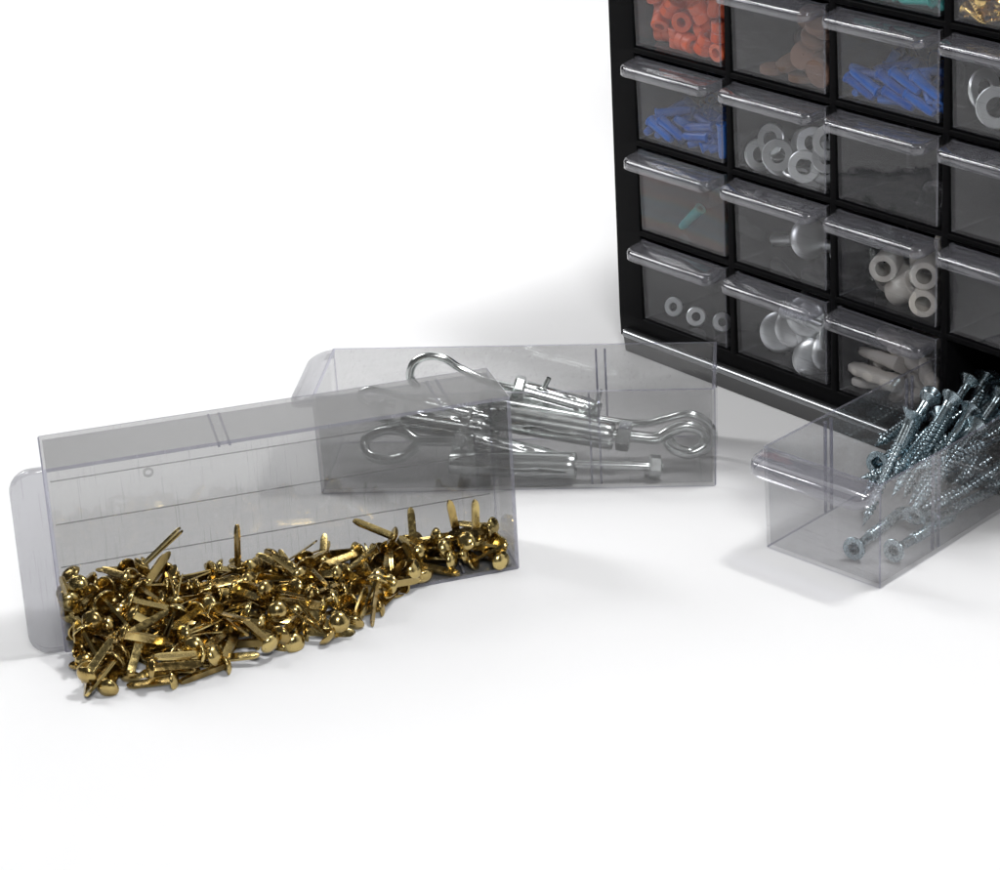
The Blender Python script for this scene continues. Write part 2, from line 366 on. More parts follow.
# ------------------------------------------------------------------ brass paper fasteners
D = json.loads(r'''{"brass":[[87.6,17.0,4.0,0.61,-0.538,0.385,-0.436],[44.5,-16.3,2.5,0.641,0.532,0.429,-0.349],[69.4,-17.7,2.7,0.748,0.663,-0.029,0.013],[35.4,23.1,4.0,0.673,0.54,0.393,0.319],[143.8,25.6,3.8,0.55,-0.612,0.303,0.48],[16.3,-0.6,4.0,0.74,0.663,0.031,0.104],[82.3,-22.6,2.5,0.023,0.639,-0.241,-0.73],[85.3,-0.4,4.0,0.385,-0.34,0.567,-0.644],[53.4,18.9,3.8,0.574,-0.649,0.19,-0.462],[91.4,15.5,3.8,0.707,0.413,-0.545,0.184],[109.6,-14.5,2.5,0.409,0.562,0.376,0.613],[129.0,30.1,4.0,0.747,-0.659,0.053,-0.062],[7.2,14.1,3.8,0.73,-0.654,0.17,0.102],[6.1,-14.4,2.7,0.646,0.689,0.162,-0.285],[65.1,-8.7,2.5,0.73,-0.659,0.147,0.108],[82.7,29.4,3.9,0.715,-0.083,0.677,-0.156],[49.9,-20.4,2.5,0.715,0.668,0.1,-0.178],[3.9,15.0,7.7,0.724,0.58,0.012,-0.374],[88.5,20.7,3.9,0.71,0.556,-0.378,-0.208],[21.2,10.3,3.8,0.297,-0.015,0.676,-0.674],[147.3,8.0,6.2,0.399,-0.301,0.528,-0.686],[34.7,-18.8,2.7,0.271,0.271,-0.605,-0.698],[75.9,-0.8,3.3,0.461,-0.776,-0.006,-0.43],[39.5,12.9,4.0,0.027,-0.024,0.661,-0.75],[39.5,6.4,4.0,0.215,0.647,-0.191,0.706],[41.0,20.9,8.5,0.69,0.175,0.533,0.458],[26.6,11.9,4.6,0.139,0.129,0.632,0.752],[39.5,-15.6,8.7,0.238,0.578,0.134,-0.769],[117.2,27.6,3.8,0.673,-0.676,-0.019,0.301],[14.4,20.7,5.1,0.213,0.47,0.735,0.44],[89.2,-1.8,2.7,0.71,-0.626,0.213,-0.242],[65.6,13.8,3.8,0.381,-0.102,-0.668,0.631],[47.0,7.3,3.8,0.029,-0.641,-0.236,0.73],[17.3,-18.7,2.5,0.698,-0.436,0.526,0.215],[23.7,16.0,3.8,0.667,0.712,-0.061,0.212],[4.0,18.6,11.9,0.882,0.433,-0.094,0.159],[57.6,-14.4,6.8,0.752,0.475,-0.45,0.081],[109.4,20.7,4.0,0.085,0.055,0.66,0.744],[129.7,9.8,3.9,0.241,0.394,-0.544,-0.7],[8.3,24.1,12.7,0.683,0.299,-0.267,-0.611],[49.9,-14.1,6.8,0.383,0.573,0.035,-0.723],[98.1,-7.5,2.5,0.279,0.506,0.544,-0.608],[55.4,-21.5,2.7,0.192,-0.738,0.172,0.624],[55.4,-17.5,6.5,0.698,-0.628,0.315,-0.14],[11.8,-4.6,2.7,0.143,-0.663,0.125,0.724],[21.0,-12.1,2.7,0.726,-0.624,-0.229,0.177],[81.5,8.8,4.0,0.634,-0.256,0.657,-0.318],[62.4,-2.6,2.6,0.219,0.644,0.464,0.568],[95.1,2.6,3.8,0.59,0.161,-0.664,0.431],[101.6,14.5,4.8,0.326,0.186,0.754,-0.539],[98.1,12.1,4.8,0.574,-0.483,0.425,-0.507],[92.7,-28.4,7.3,0.065,0.014,0.544,-0.837],[84.8,7.2,4.0,0.663,-0.636,-0.302,0.254],[48.2,6.2,9.1,0.303,0.087,-0.483,-0.817],[62.5,-14.1,10.5,0.654,0.252,-0.464,-0.542],[13.4,-1.0,8.5,0.721,0.483,0.344,-0.359],[161.3,24.2,3.8,0.596,-0.051,0.751,0.281],[31.3,9.0,7.3,0.823,-0.506,0.217,-0.138],[76.3,-29.5,2.7,0.456,0.526,-0.423,0.58],[57.9,14.3,4.0,0.24,-0.212,-0.626,0.711],[72.5,2.5,4.0,0.063,-0.774,-0.138,-0.615],[23.6,5.5,10.1,0.787,0.582,0.12,0.166],[19.5,7.2,4.3,0.54,-0.784,0.246,0.184],[28.0,-6.2,2.7,0.599,0.38,0.677,0.196],[22.7,-10.8,7.3,0.641,-0.164,0.661,-0.354],[115.4,18.9,4.0,0.693,-0.65,-0.146,0.276],[6.4,-19.5,2.5,0.579,-0.592,-0.342,-0.444],[137.6,22.1,3.7,0.262,0.069,-0.818,-0.507],[17.4,-11.9,2.5,0.464,-0.737,0.26,-0.417],[114.2,8.9,3.7,0.251,0.52,-0.63,0.518],[58.9,7.1,3.8,0.36,0.603,-0.426,-0.571],[19.4,-29.5,2.2,0.204,-0.016,-0.863,0.461],[33.1,-38.2,2.5,0.549,-0.293,0.609,-0.491],[18.4,-14.5,8.5,0.642,0.511,0.385,0.422],[27.3,-14.8,6.6,0.445,0.34,0.618,0.552],[3.9,30.3,8.1,0.193,-0.521,0.733,0.392],[79.1,-14.5,6.1,0.684,0.718,-0.118,-0.045],[95.6,-10.0,2.6,0.495,0.288,0.648,0.502],[24.2,0.1,13.7,0.876,-0.019,-0.379,0.297],[88.8,21.7,9.2,0.136,-0.162,0.598,0.773],[81.5,-2.9,2.5,0.157,0.464,0.618,0.614],[48.1,-35.4,7.4,0.186,-0.344,0.457,-0.799],[11.5,-35.8,2.7,0.641,0.722,-0.245,-0.084],[40.4,-33.8,2.7,0.506,-0.446,0.488,-0.553],[51.1,-35.3,2.5,0.214,-0.681,0.053,-0.698],[45.9,4.1,3.8,0.298,0.489,0.467,0.674],[124.9,17.4,5.8,0.278,-0.255,0.629,0.68],[45.5,14.1,9.1,0.142,0.579,-0.305,-0.743],[23.2,-2.6,10.4,0.214,-0.33,0.384,0.835],[3.6,11.3,11.3,0.789,-0.204,-0.425,-0.393],[18.1,-23.0,8.6,0.707,-0.459,0.41,-0.349],[94.2,-12.9,8.7,0.594,0.451,0.334,0.577],[38.6,-9.3,2.6,0.122,-0.04,0.815,-0.565],[76.1,14.8,6.7,0.476,-0.089,-0.638,0.598],[58.5,29.4,7.4,0.459,0.424,-0.403,-0.669],[9.3,-7.6,10.5,0.112,0.244,-0.717,-0.644],[114.7,-9.3,8.5,0.789,0.214,-0.553,0.16],[112.0,-5.8,2.7,0.618,0.139,0.663,0.4],[34.9,-30.1,4.1,0.742,0.512,0.394,-0.178],[66.5,-21.6,8.4,0.41,0.731,0.093,0.538],[23.7,-7.2,14.3,0.302,0.379,-0.234,-0.843],[108.4,22.2,8.1,0.719,0.145,0.617,-0.285],[120.2,-1.1,2.6,0.666,-0.624,0.408,-0.03],[56.0,25.2,3.8,0.293,-0.683,-0.014,-0.669],[52.2,-8.3,8.2,0.271,-0.555,-0.429,0.659],[133.5,29.9,3.8,0.333,-0.8,0.075,0.493],[87.9,-4.6,7.5,0.39,-0.39,-0.556,0.622],[115.2,22.2,6.2,0.6,0.589,0.188,0.507],[78.6,23.3,3.8,0.137,-0.626,-0.429,-0.637],[16.4,-6.9,11.2,0.721,-0.0,0.554,-0.416],[44.1,19.9,7.2,0.222,0.543,-0.499,-0.638],[94.6,16.3,8.4,0.638,0.74,-0.21,-0.007],[66.9,9.9,10.0,0.082,-0.217,0.551,-0.802],[98.6,-7.8,7.8,0.772,-0.031,0.634,0.002],[141.5,5.4,5.9,0.76,0.399,0.512,-0.047],[34.7,-15.2,2.7,0.604,0.383,0.556,-0.424],[26.5,-38.1,8.6,0.698,-0.261,-0.571,0.344],[15.2,-29.0,9.5,0.538,0.109,0.52,0.654],[10.2,13.9,8.0,0.448,-0.61,0.51,0.409],[155.0,29.5,3.8,0.722,0.162,0.664,0.111],[148.4,21.8,5.1,0.738,0.148,-0.633,0.18],[61.0,6.8,9.0,0.54,0.351,-0.56,-0.521],[86.1,-10.7,9.4,0.183,-0.547,0.544,-0.609],[14.7,14.5,5.8,0.243,-0.185,-0.768,-0.563],[41.6,-30.1,9.1,0.672,0.579,0.116,-0.447],[83.4,5.2,8.6,0.299,0.69,-0.196,0.63],[78.3,29.7,8.7,0.693,-0.033,0.556,0.458],[32.6,-5.4,10.3,0.391,-0.361,-0.489,0.691],[50.0,-4.3,10.7,0.149,0.444,0.223,-0.855],[55.2,29.6,6.8,0.359,0.412,0.436,0.715],[48.1,-15.0,10.5,0.815,-0.316,0.482,0.056],[46.0,-3.3,9.1,0.036,-0.326,-0.454,-0.828],[39.3,-7.6,9.1,0.54,-0.71,0.203,-0.403],[20.0,-1.0,12.1,0.504,0.334,0.54,-0.585],[132.5,24.1,4.0,0.487,-0.865,-0.024,0.121],[105.2,1.9,3.7,0.427,-0.729,0.348,0.406],[58.3,-21.4,8.3,0.753,-0.611,0.223,-0.093],[55.8,21.1,6.1,0.413,-0.241,-0.836,-0.269],[48.2,-29.4,2.5,0.268,0.531,-0.514,-0.618],[129.5,0.8,3.6,0.399,0.787,-0.366,0.296],[34.3,29.3,5.5,0.76,0.037,-0.647,0.052],[80.1,25.3,6.2,0.303,-0.648,-0.484,0.504],[149.8,6.6,3.5,0.339,0.293,-0.813,-0.372],[87.5,-18.1,3.8,0.261,0.703,0.337,0.569],[109.8,-13.2,13.1,0.394,-0.312,-0.144,-0.852],[71.7,-29.6,7.1,0.608,0.255,-0.695,0.286],[5.5,-3.6,9.2,0.365,-0.419,-0.573,-0.602],[30.1,29.4,6.8,0.346,0.378,0.626,0.588],[78.3,0.5,7.9,0.047,0.102,0.68,0.724],[26.7,17.6,7.9,0.265,-0.244,-0.764,-0.536],[43.4,24.8,7.7,0.689,0.087,-0.709,-0.122],[71.8,20.9,9.8,0.193,0.533,-0.093,0.819],[36.8,-32.6,7.2,0.747,-0.238,0.611,-0.111],[5.9,29.5,15.9,0.195,0.253,-0.006,-0.948],[9.9,-10.5,16.1,0.751,0.438,-0.42,0.261],[62.3,2.7,10.4,0.028,-0.31,0.684,0.66],[6.6,-12.1,13.7,0.594,-0.144,-0.413,-0.676],[29.1,20.1,7.3,0.616,0.376,-0.671,0.168],[39.2,-23.9,11.3,0.384,-0.409,-0.528,0.637],[67.3,-33.5,6.6,0.114,-0.262,0.769,-0.572],[140.5,9.6,9.6,0.826,0.488,0.144,0.244],[48.5,9.5,11.7,0.135,0.706,-0.157,-0.677],[115.3,3.4,3.2,0.081,-0.759,0.517,0.388],[94.0,9.7,8.3,0.677,-0.515,-0.525,-0.029],[12.9,28.6,11.6,0.045,0.529,0.071,-0.845],[39.4,26.0,12.8,0.449,0.045,0.569,0.687],[81.5,-3.7,11.0,0.745,0.496,-0.343,-0.284],[70.6,1.7,9.5,0.67,-0.675,0.255,0.172],[109.2,18.2,9.5,0.668,-0.444,0.553,-0.225],[130.8,11.8,7.7,0.724,0.677,0.088,0.1],[98.8,-22.0,2.3,0.405,0.265,-0.804,0.345],[12.1,16.3,13.1,0.084,0.249,0.673,0.691],[51.3,-14.9,13.0,0.296,0.147,-0.665,-0.669],[111.2,-7.2,10.1,0.796,0.558,0.233,-0.033],[84.8,10.4,6.3,0.587,0.783,0.205,0.036],[72.5,-21.2,12.0,0.336,0.248,-0.549,0.724],[148.0,8.1,11.4,0.882,0.369,-0.288,0.063],[43.0,-35.7,8.8,0.349,0.582,0.521,0.517],[138.3,16.3,11.1,0.734,-0.046,-0.644,0.21],[159.4,1.4,4.0,0.138,-0.121,0.65,-0.737],[20.4,18.6,8.4,0.413,0.741,0.01,-0.53],[13.9,4.7,13.4,0.497,0.298,-0.512,0.634],[4.1,7.9,15.6,0.437,0.442,0.613,-0.488],[70.8,11.1,8.2,0.505,-0.746,-0.089,0.425],[79.2,15.3,11.3,0.271,-0.029,0.683,-0.677],[98.3,-0.0,11.8,0.558,0.618,0.027,0.553],[53.8,2.3,10.7,0.635,-0.107,0.749,0.154],[21.7,24.9,11.5,0.277,-0.723,-0.004,-0.634],[39.1,-11.7,14.9,0.846,-0.178,0.36,0.35],[34.0,12.2,6.5,0.2,-0.205,-0.846,0.449],[5.2,-33.3,7.8,0.538,0.776,-0.176,-0.279],[110.8,0.4,3.9,0.534,0.679,-0.366,0.346],[68.2,14.6,12.5,0.327,0.074,0.639,-0.693],[31.6,29.3,13.7,0.426,0.534,0.464,0.564],[15.4,1.8,17.7,0.616,-0.527,0.142,0.567],[30.0,16.8,11.7,0.407,0.068,-0.838,0.357],[98.6,-12.6,5.6,0.527,-0.794,-0.008,-0.302],[55.0,21.3,11.4,0.447,-0.685,0.236,-0.524],[125.7,-2.0,9.2,0.29,-0.185,0.49,-0.801],[82.3,10.6,11.5,0.615,0.578,-0.442,-0.304],[7.6,12.9,19.1,0.053,0.263,0.494,-0.827],[24.2,-2.7,17.1,0.429,0.388,-0.456,-0.676],[157.5,17.5,9.1,0.214,0.645,0.418,0.603],[19.3,-19.6,13.6,0.81,-0.056,-0.582,-0.042],[161.1,20.0,9.5,0.401,-0.158,0.621,-0.654],[34.3,7.9,10.0,0.612,-0.256,-0.515,0.543],[37.8,12.2,12.4,0.667,0.088,0.74,0.02],[31.6,24.5,12.8,0.701,-0.574,0.348,-0.241],[70.5,-8.5,14.6,0.04,-0.241,0.619,-0.746],[25.5,13.6,18.0,0.304,-0.076,0.639,-0.702],[160.9,17.9,3.8,0.583,-0.493,0.637,0.106],[27.4,-20.2,5.4,0.491,-0.819,0.09,0.284],[27.8,8.9,16.2,0.457,0.171,-0.45,-0.747],[20.9,-15.0,10.6,0.481,-0.26,-0.724,0.42],[120.9,19.9,8.1,0.137,0.049,0.659,0.738],[45.3,-11.3,12.8,0.145,-0.569,-0.485,-0.648],[84.2,0.8,13.1,0.197,-0.117,0.729,-0.645],[25.3,25.1,16.4,0.54,-0.695,0.196,0.433],[17.2,15.2,15.7,0.385,0.083,0.712,0.582],[87.8,9.0,12.7,0.696,-0.659,0.054,0.28],[-36.1,23.4,2.5,0.494,-0.287,-0.62,-0.537],[39.4,0.0,11.0,0.331,0.502,0.616,-0.509],[161.3,10.5,5.5,0.416,-0.78,0.33,-0.33],[88.0,-29.4,2.9,0.415,0.729,0.536,0.094],[43.2,10.0,10.2,0.25,0.134,-0.836,-0.47],[88.8,-16.8,8.6,0.154,0.767,-0.109,0.613],[102.2,8.7,7.2,0.53,0.677,-0.434,-0.27],[-72.4,-12.8,2.5,0.461,0.324,-0.601,0.566]],
"hero":[[[146.9,18.0,7.5,0.093,0.993,0.04,0.053],
"brass fastener standing upright, taller of two at the right end of the pile",0],[[153.8,18.0,6.1,0.05,0.998,0.034,-0.032],
"brass fastener standing upright at the far right end of the pile",0],[[130.1,20.0,6.4,0.149,0.988,-0.017,-0.017],
"brass fastener with its prongs sticking straight up from the right part of the pile",2],[[64.0,16.0,14.0,0.049,0.883,0.462,-0.071],
"short upright brass prongs beside the middle of the pile",2],[[30.0,12.0,22.8,0.496,0.645,-0.542,-0.209],
"long pale brass prong leaning up to the right over the left part of the pile",3],[[121.4,16.0,15.1,0.333,0.772,0.38,0.385],
"brass fastener pointing up to the left from the back of the pile",2],[[117.4,-2.0,-0.6,0.176,0.634,-0.737,0.151],
"brass fastener with its head down at the drawer front edge, right of the pile",0],[[92.2,-24.0,1.0,0.424,0.85,0.098,0.299],
"brass fastener with a round domed head nearest the lower right of the spill",0],[[72.0,-26.0,-0.9,0.541,0.635,-0.54,-0.113],
"brass fastener with a big domed head at the lower middle of the spill",0],[[76.7,-20.0,0.7,0.322,0.667,0.545,0.393],
"bright brass prong lying across the front of the spill",3],[[86.0,-8.0,10.6,0.496,0.135,-0.544,-0.663],
"amber brass prong slanting down to the right at the front of the spill",3],[[11.0,-28.0,0.2,0.611,0.611,-0.491,-0.109],
"brass fastener lying head first at the lower left tip of the spill",0],[[4.1,-14.0,2.1,0.092,0.978,0.181,-0.045],
"brass fastener standing head down at the left front of the spill",0]],
"screw":[[[95.8,20.1,5.4,0.432,0.592,0.354,0.582],
"long zinc screw lying in the heap in the front clear drawer"],[[126.6,51.4,5.6,0.708,0.195,0.658,0.17],
"long zinc screw lying in the heap in the front clear drawer"],[[132.9,37.9,5.4,0.721,-0.189,0.662,-0.083],
"long zinc screw lying in the heap in the front clear drawer"],[[112.0,51.7,12.4,0.778,-0.212,0.591,-0.041],
"long zinc screw lying in the heap in the front clear drawer"],[[121.9,5.4,5.4,0.106,0.751,0.165,0.631],
"long zinc screw lying in the heap in the front clear drawer"],[[112.2,16.3,5.4,0.084,-0.405,0.663,-0.624],
"long zinc screw lying in the heap in the front clear drawer"],[[133.0,51.5,16.2,0.327,-0.633,0.415,-0.566],
"long zinc screw lying in the heap in the front clear drawer"],[[132.7,21.9,11.2,0.131,-0.692,0.272,-0.656],
"long zinc screw lying in the heap in the front clear drawer"],[[49.4,12.3,5.4,0.137,0.674,-0.138,-0.712],
"long zinc screw lying in the heap in the front clear drawer"],[[68.5,26.1,10.3,0.332,-0.678,-0.271,0.597],
"long zinc screw lying in the heap in the front clear drawer"],[[109.0,7.5,16.0,0.44,-0.405,0.456,-0.659],
"long zinc screw lying in the heap in the front clear drawer"],[[122.2,14.3,16.9,0.704,0.305,0.581,0.272],
"long zinc screw lying in the heap in the front clear drawer"],[[115.5,26.4,21.3,0.735,-0.331,0.572,-0.154],
"long zinc screw lying in the heap in the front clear drawer"],[[104.2,24.4,27.8,0.722,0.464,0.277,0.432],
"long zinc screw lying in the heap in the front clear drawer"],[[89.4,24.2,19.0,0.622,-0.092,0.688,-0.363],
"long zinc screw lying in the heap in the front clear drawer"],[[120.1,15.7,24.9,0.543,-0.453,0.509,-0.49],
"long zinc screw lying in the heap in the front clear drawer"],[[132.5,5.7,24.3,0.644,0.274,0.636,0.324],
"long zinc screw lying in the heap in the front clear drawer"],[[113.9,33.0,11.4,0.617,0.365,0.697,-0.002],
"long zinc screw lying in the heap in the front clear drawer"],[[123.0,35.1,35.5,0.742,-0.169,0.647,0.034],
"long zinc screw lying in the heap in the front clear drawer"],[[39.4,13.7,11.1,0.531,-0.129,-0.802,0.242],
"long zinc screw lying in the heap in the front clear drawer"],[[97.4,8.6,26.9,0.01,-0.676,0.176,-0.716],
"long zinc screw lying in the heap in the front clear drawer"],[[120.2,38.4,27.8,0.467,-0.493,0.398,-0.617],
"long zinc screw lying in the heap in the front clear drawer"],[[108.7,51.3,27.0,0.722,0.021,0.687,0.072],
"long zinc screw lying in the heap in the front clear drawer"],[[91.6,37.7,29.2,0.625,-0.483,0.465,-0.4],
"long zinc screw lying in the heap in the front clear drawer"],[[97.2,47.6,33.5,0.632,-0.527,0.399,-0.405],
"long zinc screw lying in the heap in the front clear drawer"],[[84.0,38.0,40.4,0.594,0.356,0.222,0.686],
"leftmost zinc screw leaning with its bright head above the drawer rim"],[[61.5,30.0,43.8,0.635,0.247,0.15,0.717],
"zinc screw leaning just below the leftmost raised head"],[[82.5,26.0,44.1,0.528,0.368,0.271,0.716],
"zinc screw leaning with its head beside the divider ribs"],[[87.4,20.0,38.7,0.519,0.391,0.289,0.703],
"zinc screw leaning, fourth raised head from the left"],[[83.1,14.0,34.8,0.502,0.43,0.317,0.68],
"zinc screw leaning low toward the near wall of its drawer"],[[51.7,41.0,21.6,0.622,0.5,-0.378,-0.47],
"zinc screw with its cross slot facing the viewer by the far wall"],[[126.8,17.3,20.6,0.69,-0.257,0.531,-0.419],
"long zinc screw leaning head up in the bundle of the front clear drawer"],[[131.0,18.1,22.7,0.49,-0.365,0.435,-0.662],
"long zinc screw leaning head up in the bundle of the front clear drawer"],[[131.0,4.9,31.2,0.54,0.451,0.245,0.667],
"long zinc screw leaning head up in the bundle of the front clear drawer"],[[109.8,21.8,27.3,0.46,0.498,0.185,0.712],
"long zinc screw leaning head up in the bundle of the front clear drawer"],[[131.0,12.7,26.3,0.176,-0.48,0.286,-0.811],
"long zinc screw leaning head up in the bundle of the front clear drawer"],[[107.1,34.9,41.2,0.585,-0.332,0.291,-0.68],
"long zinc screw leaning head up in the bundle of the front clear drawer"],[[127.1,41.3,24.3,0.7,0.262,0.516,0.42],
"long zinc screw leaning head up in the bundle of the front clear drawer"],[[120.9,31.7,28.7,0.61,0.437,0.302,0.588],
"long zinc screw leaning head up in the bundle of the front clear drawer"],[[118.2,36.0,27.7,0.455,0.401,0.356,0.711],
"long zinc screw leaning head up in the bundle of the front clear drawer"],[[126.2,18.1,31.1,0.284,-0.454,0.201,-0.82],
"long zinc screw leaning head up in the bundle of the front clear drawer"],[[132.0,13.6,29.8,0.333,-0.505,0.183,-0.775],
"long zinc screw leaning head up in the bundle of the front clear drawer"],[[116.1,8.1,31.6,0.539,0.53,0.106,0.646],
"long zinc screw leaning head up in the bundle of the front clear drawer"],[[110.7,21.0,37.1,0.81,-0.147,0.438,-0.362],
"long zinc screw leaning head up in the bundle of the front clear drawer"],[[131.0,30.5,33.4,0.599,-0.31,0.406,-0.617],
"long zinc screw leaning head up in the bundle of the front clear drawer"],[[118.4,35.3,38.9,0.881,0.021,0.44,0.176],
"long zinc screw leaning head up in the bundle of the front clear drawer"],[[127.7,15.1,34.3,0.803,-0.053,0.482,-0.346],
"long zinc screw leaning head up in the bundle of the front clear drawer"],[[12.0,22.0,5.5,0.571,0.526,-0.427,-0.463],
"zinc screw lying on the drawer floor with its cross slot toward the front"],[[20.0,9.0,5.5,0.541,0.498,-0.459,-0.498],
"zinc screw lying on the drawer floor with its cross slot toward the front"]],
"anchors":[{"label":"anchor bolt with a closed eye at the right end of the upright drawer","end":"eye","wire":[[113.6,20.0,15.8],[126.1,20.0,14.6],[136.9,20.0,13.5],[142.8,21.0,16.1],[150.3,22.0,17.8],[156.5,22.0,14.5],[156.8,20.0,9.4],[150.5,18.0,7.3],[144.4,17.0,10.1],[141.9,18.0,13.4]],
"r":2.6,"sleeve":[[119.4,20.0,14.8],[68.0,24.0,23.6],6.0],
"nuts":[[[123.6,20.0,14.7],[-51.4,4.0,8.8],11,6]]},{"label":"anchor bolt with its eye at the left, half behind the tipped drawer","end":"eye","wire":[[62.5,14.0,16.5],[48.1,14.0,16.8],[39.1,14.0,17.4],[33.3,16.0,20.2],[25.2,18.0,20.4],[17.6,18.0,16.9],[17.3,15.0,12.4],[23.2,13.0,9.6],[32.4,12.0,10.8],[38.5,12.0,15.6]],
"r":2.2,"sleeve":[[60.0,14.0,16.5],[97.3,12.0,7.1],4.6],
"nuts":[[[55.9,14.0,16.6],[37.3,-2.0,-9.4],8.5,4.5]],
"washers":[[[59.3,16.0,21.5],[37.3,-2.0,-9.4],8.5,1.2]]},{"label":"anchor bolt with an open hook rising at the back of the drawer","end":"hook","wire":[[37.1,36.0,31.3],[34.1,36.0,36.4],[36.1,36.0,42.7],[41.7,36.0,45.7],[48.7,36.0,44.7],[55.1,36.0,40.0],[65.5,34.0,35.2],[76.0,32.0,32.7],[90.5,32.0,30.1]],
"r":1.8,"sleeve":[[80.1,32.0,31.3],[113.1,32.0,20.5],4.6],
"nuts":[[[79.7,32.0,33.1],[33.0,0.0,-10.8],8,4.5]],
"washers":[[[112.0,32.0,24.2],[33.0,0.0,-10.8],6.5,1.2]]},{"label":"anchor bolt lying lowest along the front of the upright drawer","end":"shank","wire":[[99.7,8.0,8.0],[130.5,8.0,6.4],[137.5,9.0,5.4],[139.9,9.0,5.1]],
"r":2.0,"sleeve":[[104.2,8.0,7.0],[52.3,10.0,9.0],5.6],
"nuts":[[[136.6,9.0,5.4],[8.2,1.0,-1.1],9,5]]},{"label":"anchor bolt whose long wire arches over the eye at the right","end":"hook","wire":[[96.5,30.0,21.7],[115.2,30.0,17.7],[129.9,29.0,16.0],[140.5,28.0,18.5],[150.2,27.0,21.1],[157.7,27.0,17.7],[160.9,28.0,10.3],[157.3,30.0,2.9],[150.5,31.0,1.7]],
"r":1.7,"sleeve":[[108.9,31.0,18.3],[63.1,33.0,27.5],4.4],
"pins":[[[88.7,32.0,29.3],[90.1,32.0,32.0],[92.4,32.0,36.5]],[[110.1,28.0,22.4],[112.3,28.0,26.0],[113.3,28.0,30.5]]]},{"label":"anchor bolt with a small hook at the left rear of the upright drawer","end":"hook","wire":[[22.3,34.0,24.7],[15.3,34.0,25.3],[13.1,34.0,29.4],[17.4,34.0,32.1],[25.0,33.0,31.0],[38.2,32.0,27.5],[59.0,30.0,22.5]],
"r":1.6,"sleeve":[[38.1,32.0,26.6],[79.4,31.0,15.7],4.4]},{"label":"anchor bolt almost hidden in the middle of the bundle, behind the tipped drawer","end":"hook","wire":[[72.0,22.0,17.6],[31.7,22.0,21.2],[26.0,22.0,22.7],[22.2,22.0,26.8],[24.9,22.0,30.8],[29.8,22.0,30.3]],
"r":2.0,"sleeve":[[31.9,22.0,24.4],[69.9,22.0,16.7],5.4],
"nuts":[]}],
"orange":[[12.5,32.1,5.6,0.681,0.297,0.666,-0.072],[38.1,31.8,5.6,0.252,0.182,0.706,-0.636],[6.6,23.4,5.6,0.196,-0.242,-0.688,-0.656],[49.1,6.8,5.6,0.184,0.254,-0.683,0.659],[7.2,41.6,9.9,0.515,-0.298,-0.789,0.154],[28.1,6.2,5.6,0.682,0.171,0.709,0.053],[19.5,8.6,5.9,0.0,-0.972,0.234,-0.0],[7.6,11.9,5.6,0.565,0.602,-0.411,-0.386],[48.9,41.4,5.9,0.809,0.0,-0.0,0.588],[48.4,23.5,5.6,0.045,0.707,-0.18,-0.683],[14.9,16.6,11.9,0.441,0.787,-0.114,0.417],[18.4,22.1,5.6,0.544,0.729,0.018,0.416],[5.7,22.7,15.8,0.492,-0.854,0.132,0.108],[5.8,32.9,14.9,0.766,0.011,-0.039,-0.642],[48.9,41.2,14.9,0.0,0.366,-0.93,0.0],[40.2,5.6,7.6,0.562,-0.188,0.174,-0.787],[47.9,32.6,5.8,0.572,0.368,-0.631,-0.375],[29.4,17.5,5.6,0.332,-0.661,0.308,-0.599],[30.1,27.2,8.1,0.247,0.296,-0.918,0.091],[10.2,7.4,12.8,0.446,0.798,0.405,0.012],[29.4,18.2,14.5,0.093,-0.671,-0.348,-0.648],[39.6,18.1,7.4,0.313,0.914,0.245,0.084],[26.2,35.1,5.8,0.827,-0.0,0.0,-0.562],[49.4,5.8,14.7,0.706,0.045,-0.002,0.707],[17.4,39.3,11.3,0.56,-0.352,-0.135,0.737],[7.2,13.6,18.6,0.559,0.346,0.486,0.576],[38.7,23.4,14.8,0.031,0.323,0.503,-0.801],[22.6,24.7,13.2,0.123,-0.583,-0.768,0.236],[5.8,6.8,25.4,0.568,0.093,-0.19,0.795],[40.0,41.2,5.8,0.0,0.991,-0.133,-0.0],[35.2,11.2,12.4,0.13,-0.499,-0.096,-0.851],[45.9,32.1,14.5,0.094,-0.963,0.247,-0.047],[14.2,28.4,14.1,0.029,-0.335,-0.92,-0.2],[32.2,40.6,13.3,0.506,-0.682,0.361,0.384],[41.6,19.0,23.0,0.805,-0.401,-0.36,-0.248],[46.6,15.0,11.7,0.254,-0.886,0.302,-0.245],[12.5,40.3,19.2,0.041,0.917,-0.158,0.365],[35.8,6.8,20.8,0.032,0.158,0.198,-0.967],[24.1,41.4,17.2,0.31,0.307,0.636,-0.636],[7.3,41.0,26.8,0.189,0.324,-0.172,-0.911],[34.1,40.7,22.5,0.704,0.576,0.28,-0.306],[32.5,30.3,16.6,0.367,-0.839,-0.284,-0.285],[32.4,15.2,22.5,0.433,-0.538,0.265,0.673],[18.9,5.7,20.5,0.347,-0.035,-0.936,0.048],[46.7,29.7,23.3,0.578,0.081,-0.787,0.198],[6.0,30.8,23.9,0.671,-0.74,-0.048,-0.006],[14.9,24.0,23.9,0.725,0.067,-0.377,0.572],[47.8,7.6,23.9,0.501,0.214,0.706,0.452],[42.7,41.0,23.6,0.473,-0.543,0.499,0.482],[48.7,22.8,15.6,0.123,-0.087,0.967,0.207],[19.7,15.9,19.1,0.45,0.096,0.875,0.151],[26.5,22.1,24.3,0.044,-0.115,-0.306,0.944],[22.8,32.5,20.9,0.247,0.593,-0.243,-0.727],[14.1,13.4,26.6,0.816,-0.084,-0.463,0.336],[25.4,7.3,14.9,0.474,-0.243,-0.664,-0.524],[19.5,41.4,24.9,0.415,-0.411,-0.574,-0.575],[47.3,13.1,30.7,0.329,-0.832,-0.26,0.362],[5.6,14.4,30.5,0.441,0.774,0.376,-0.255]],
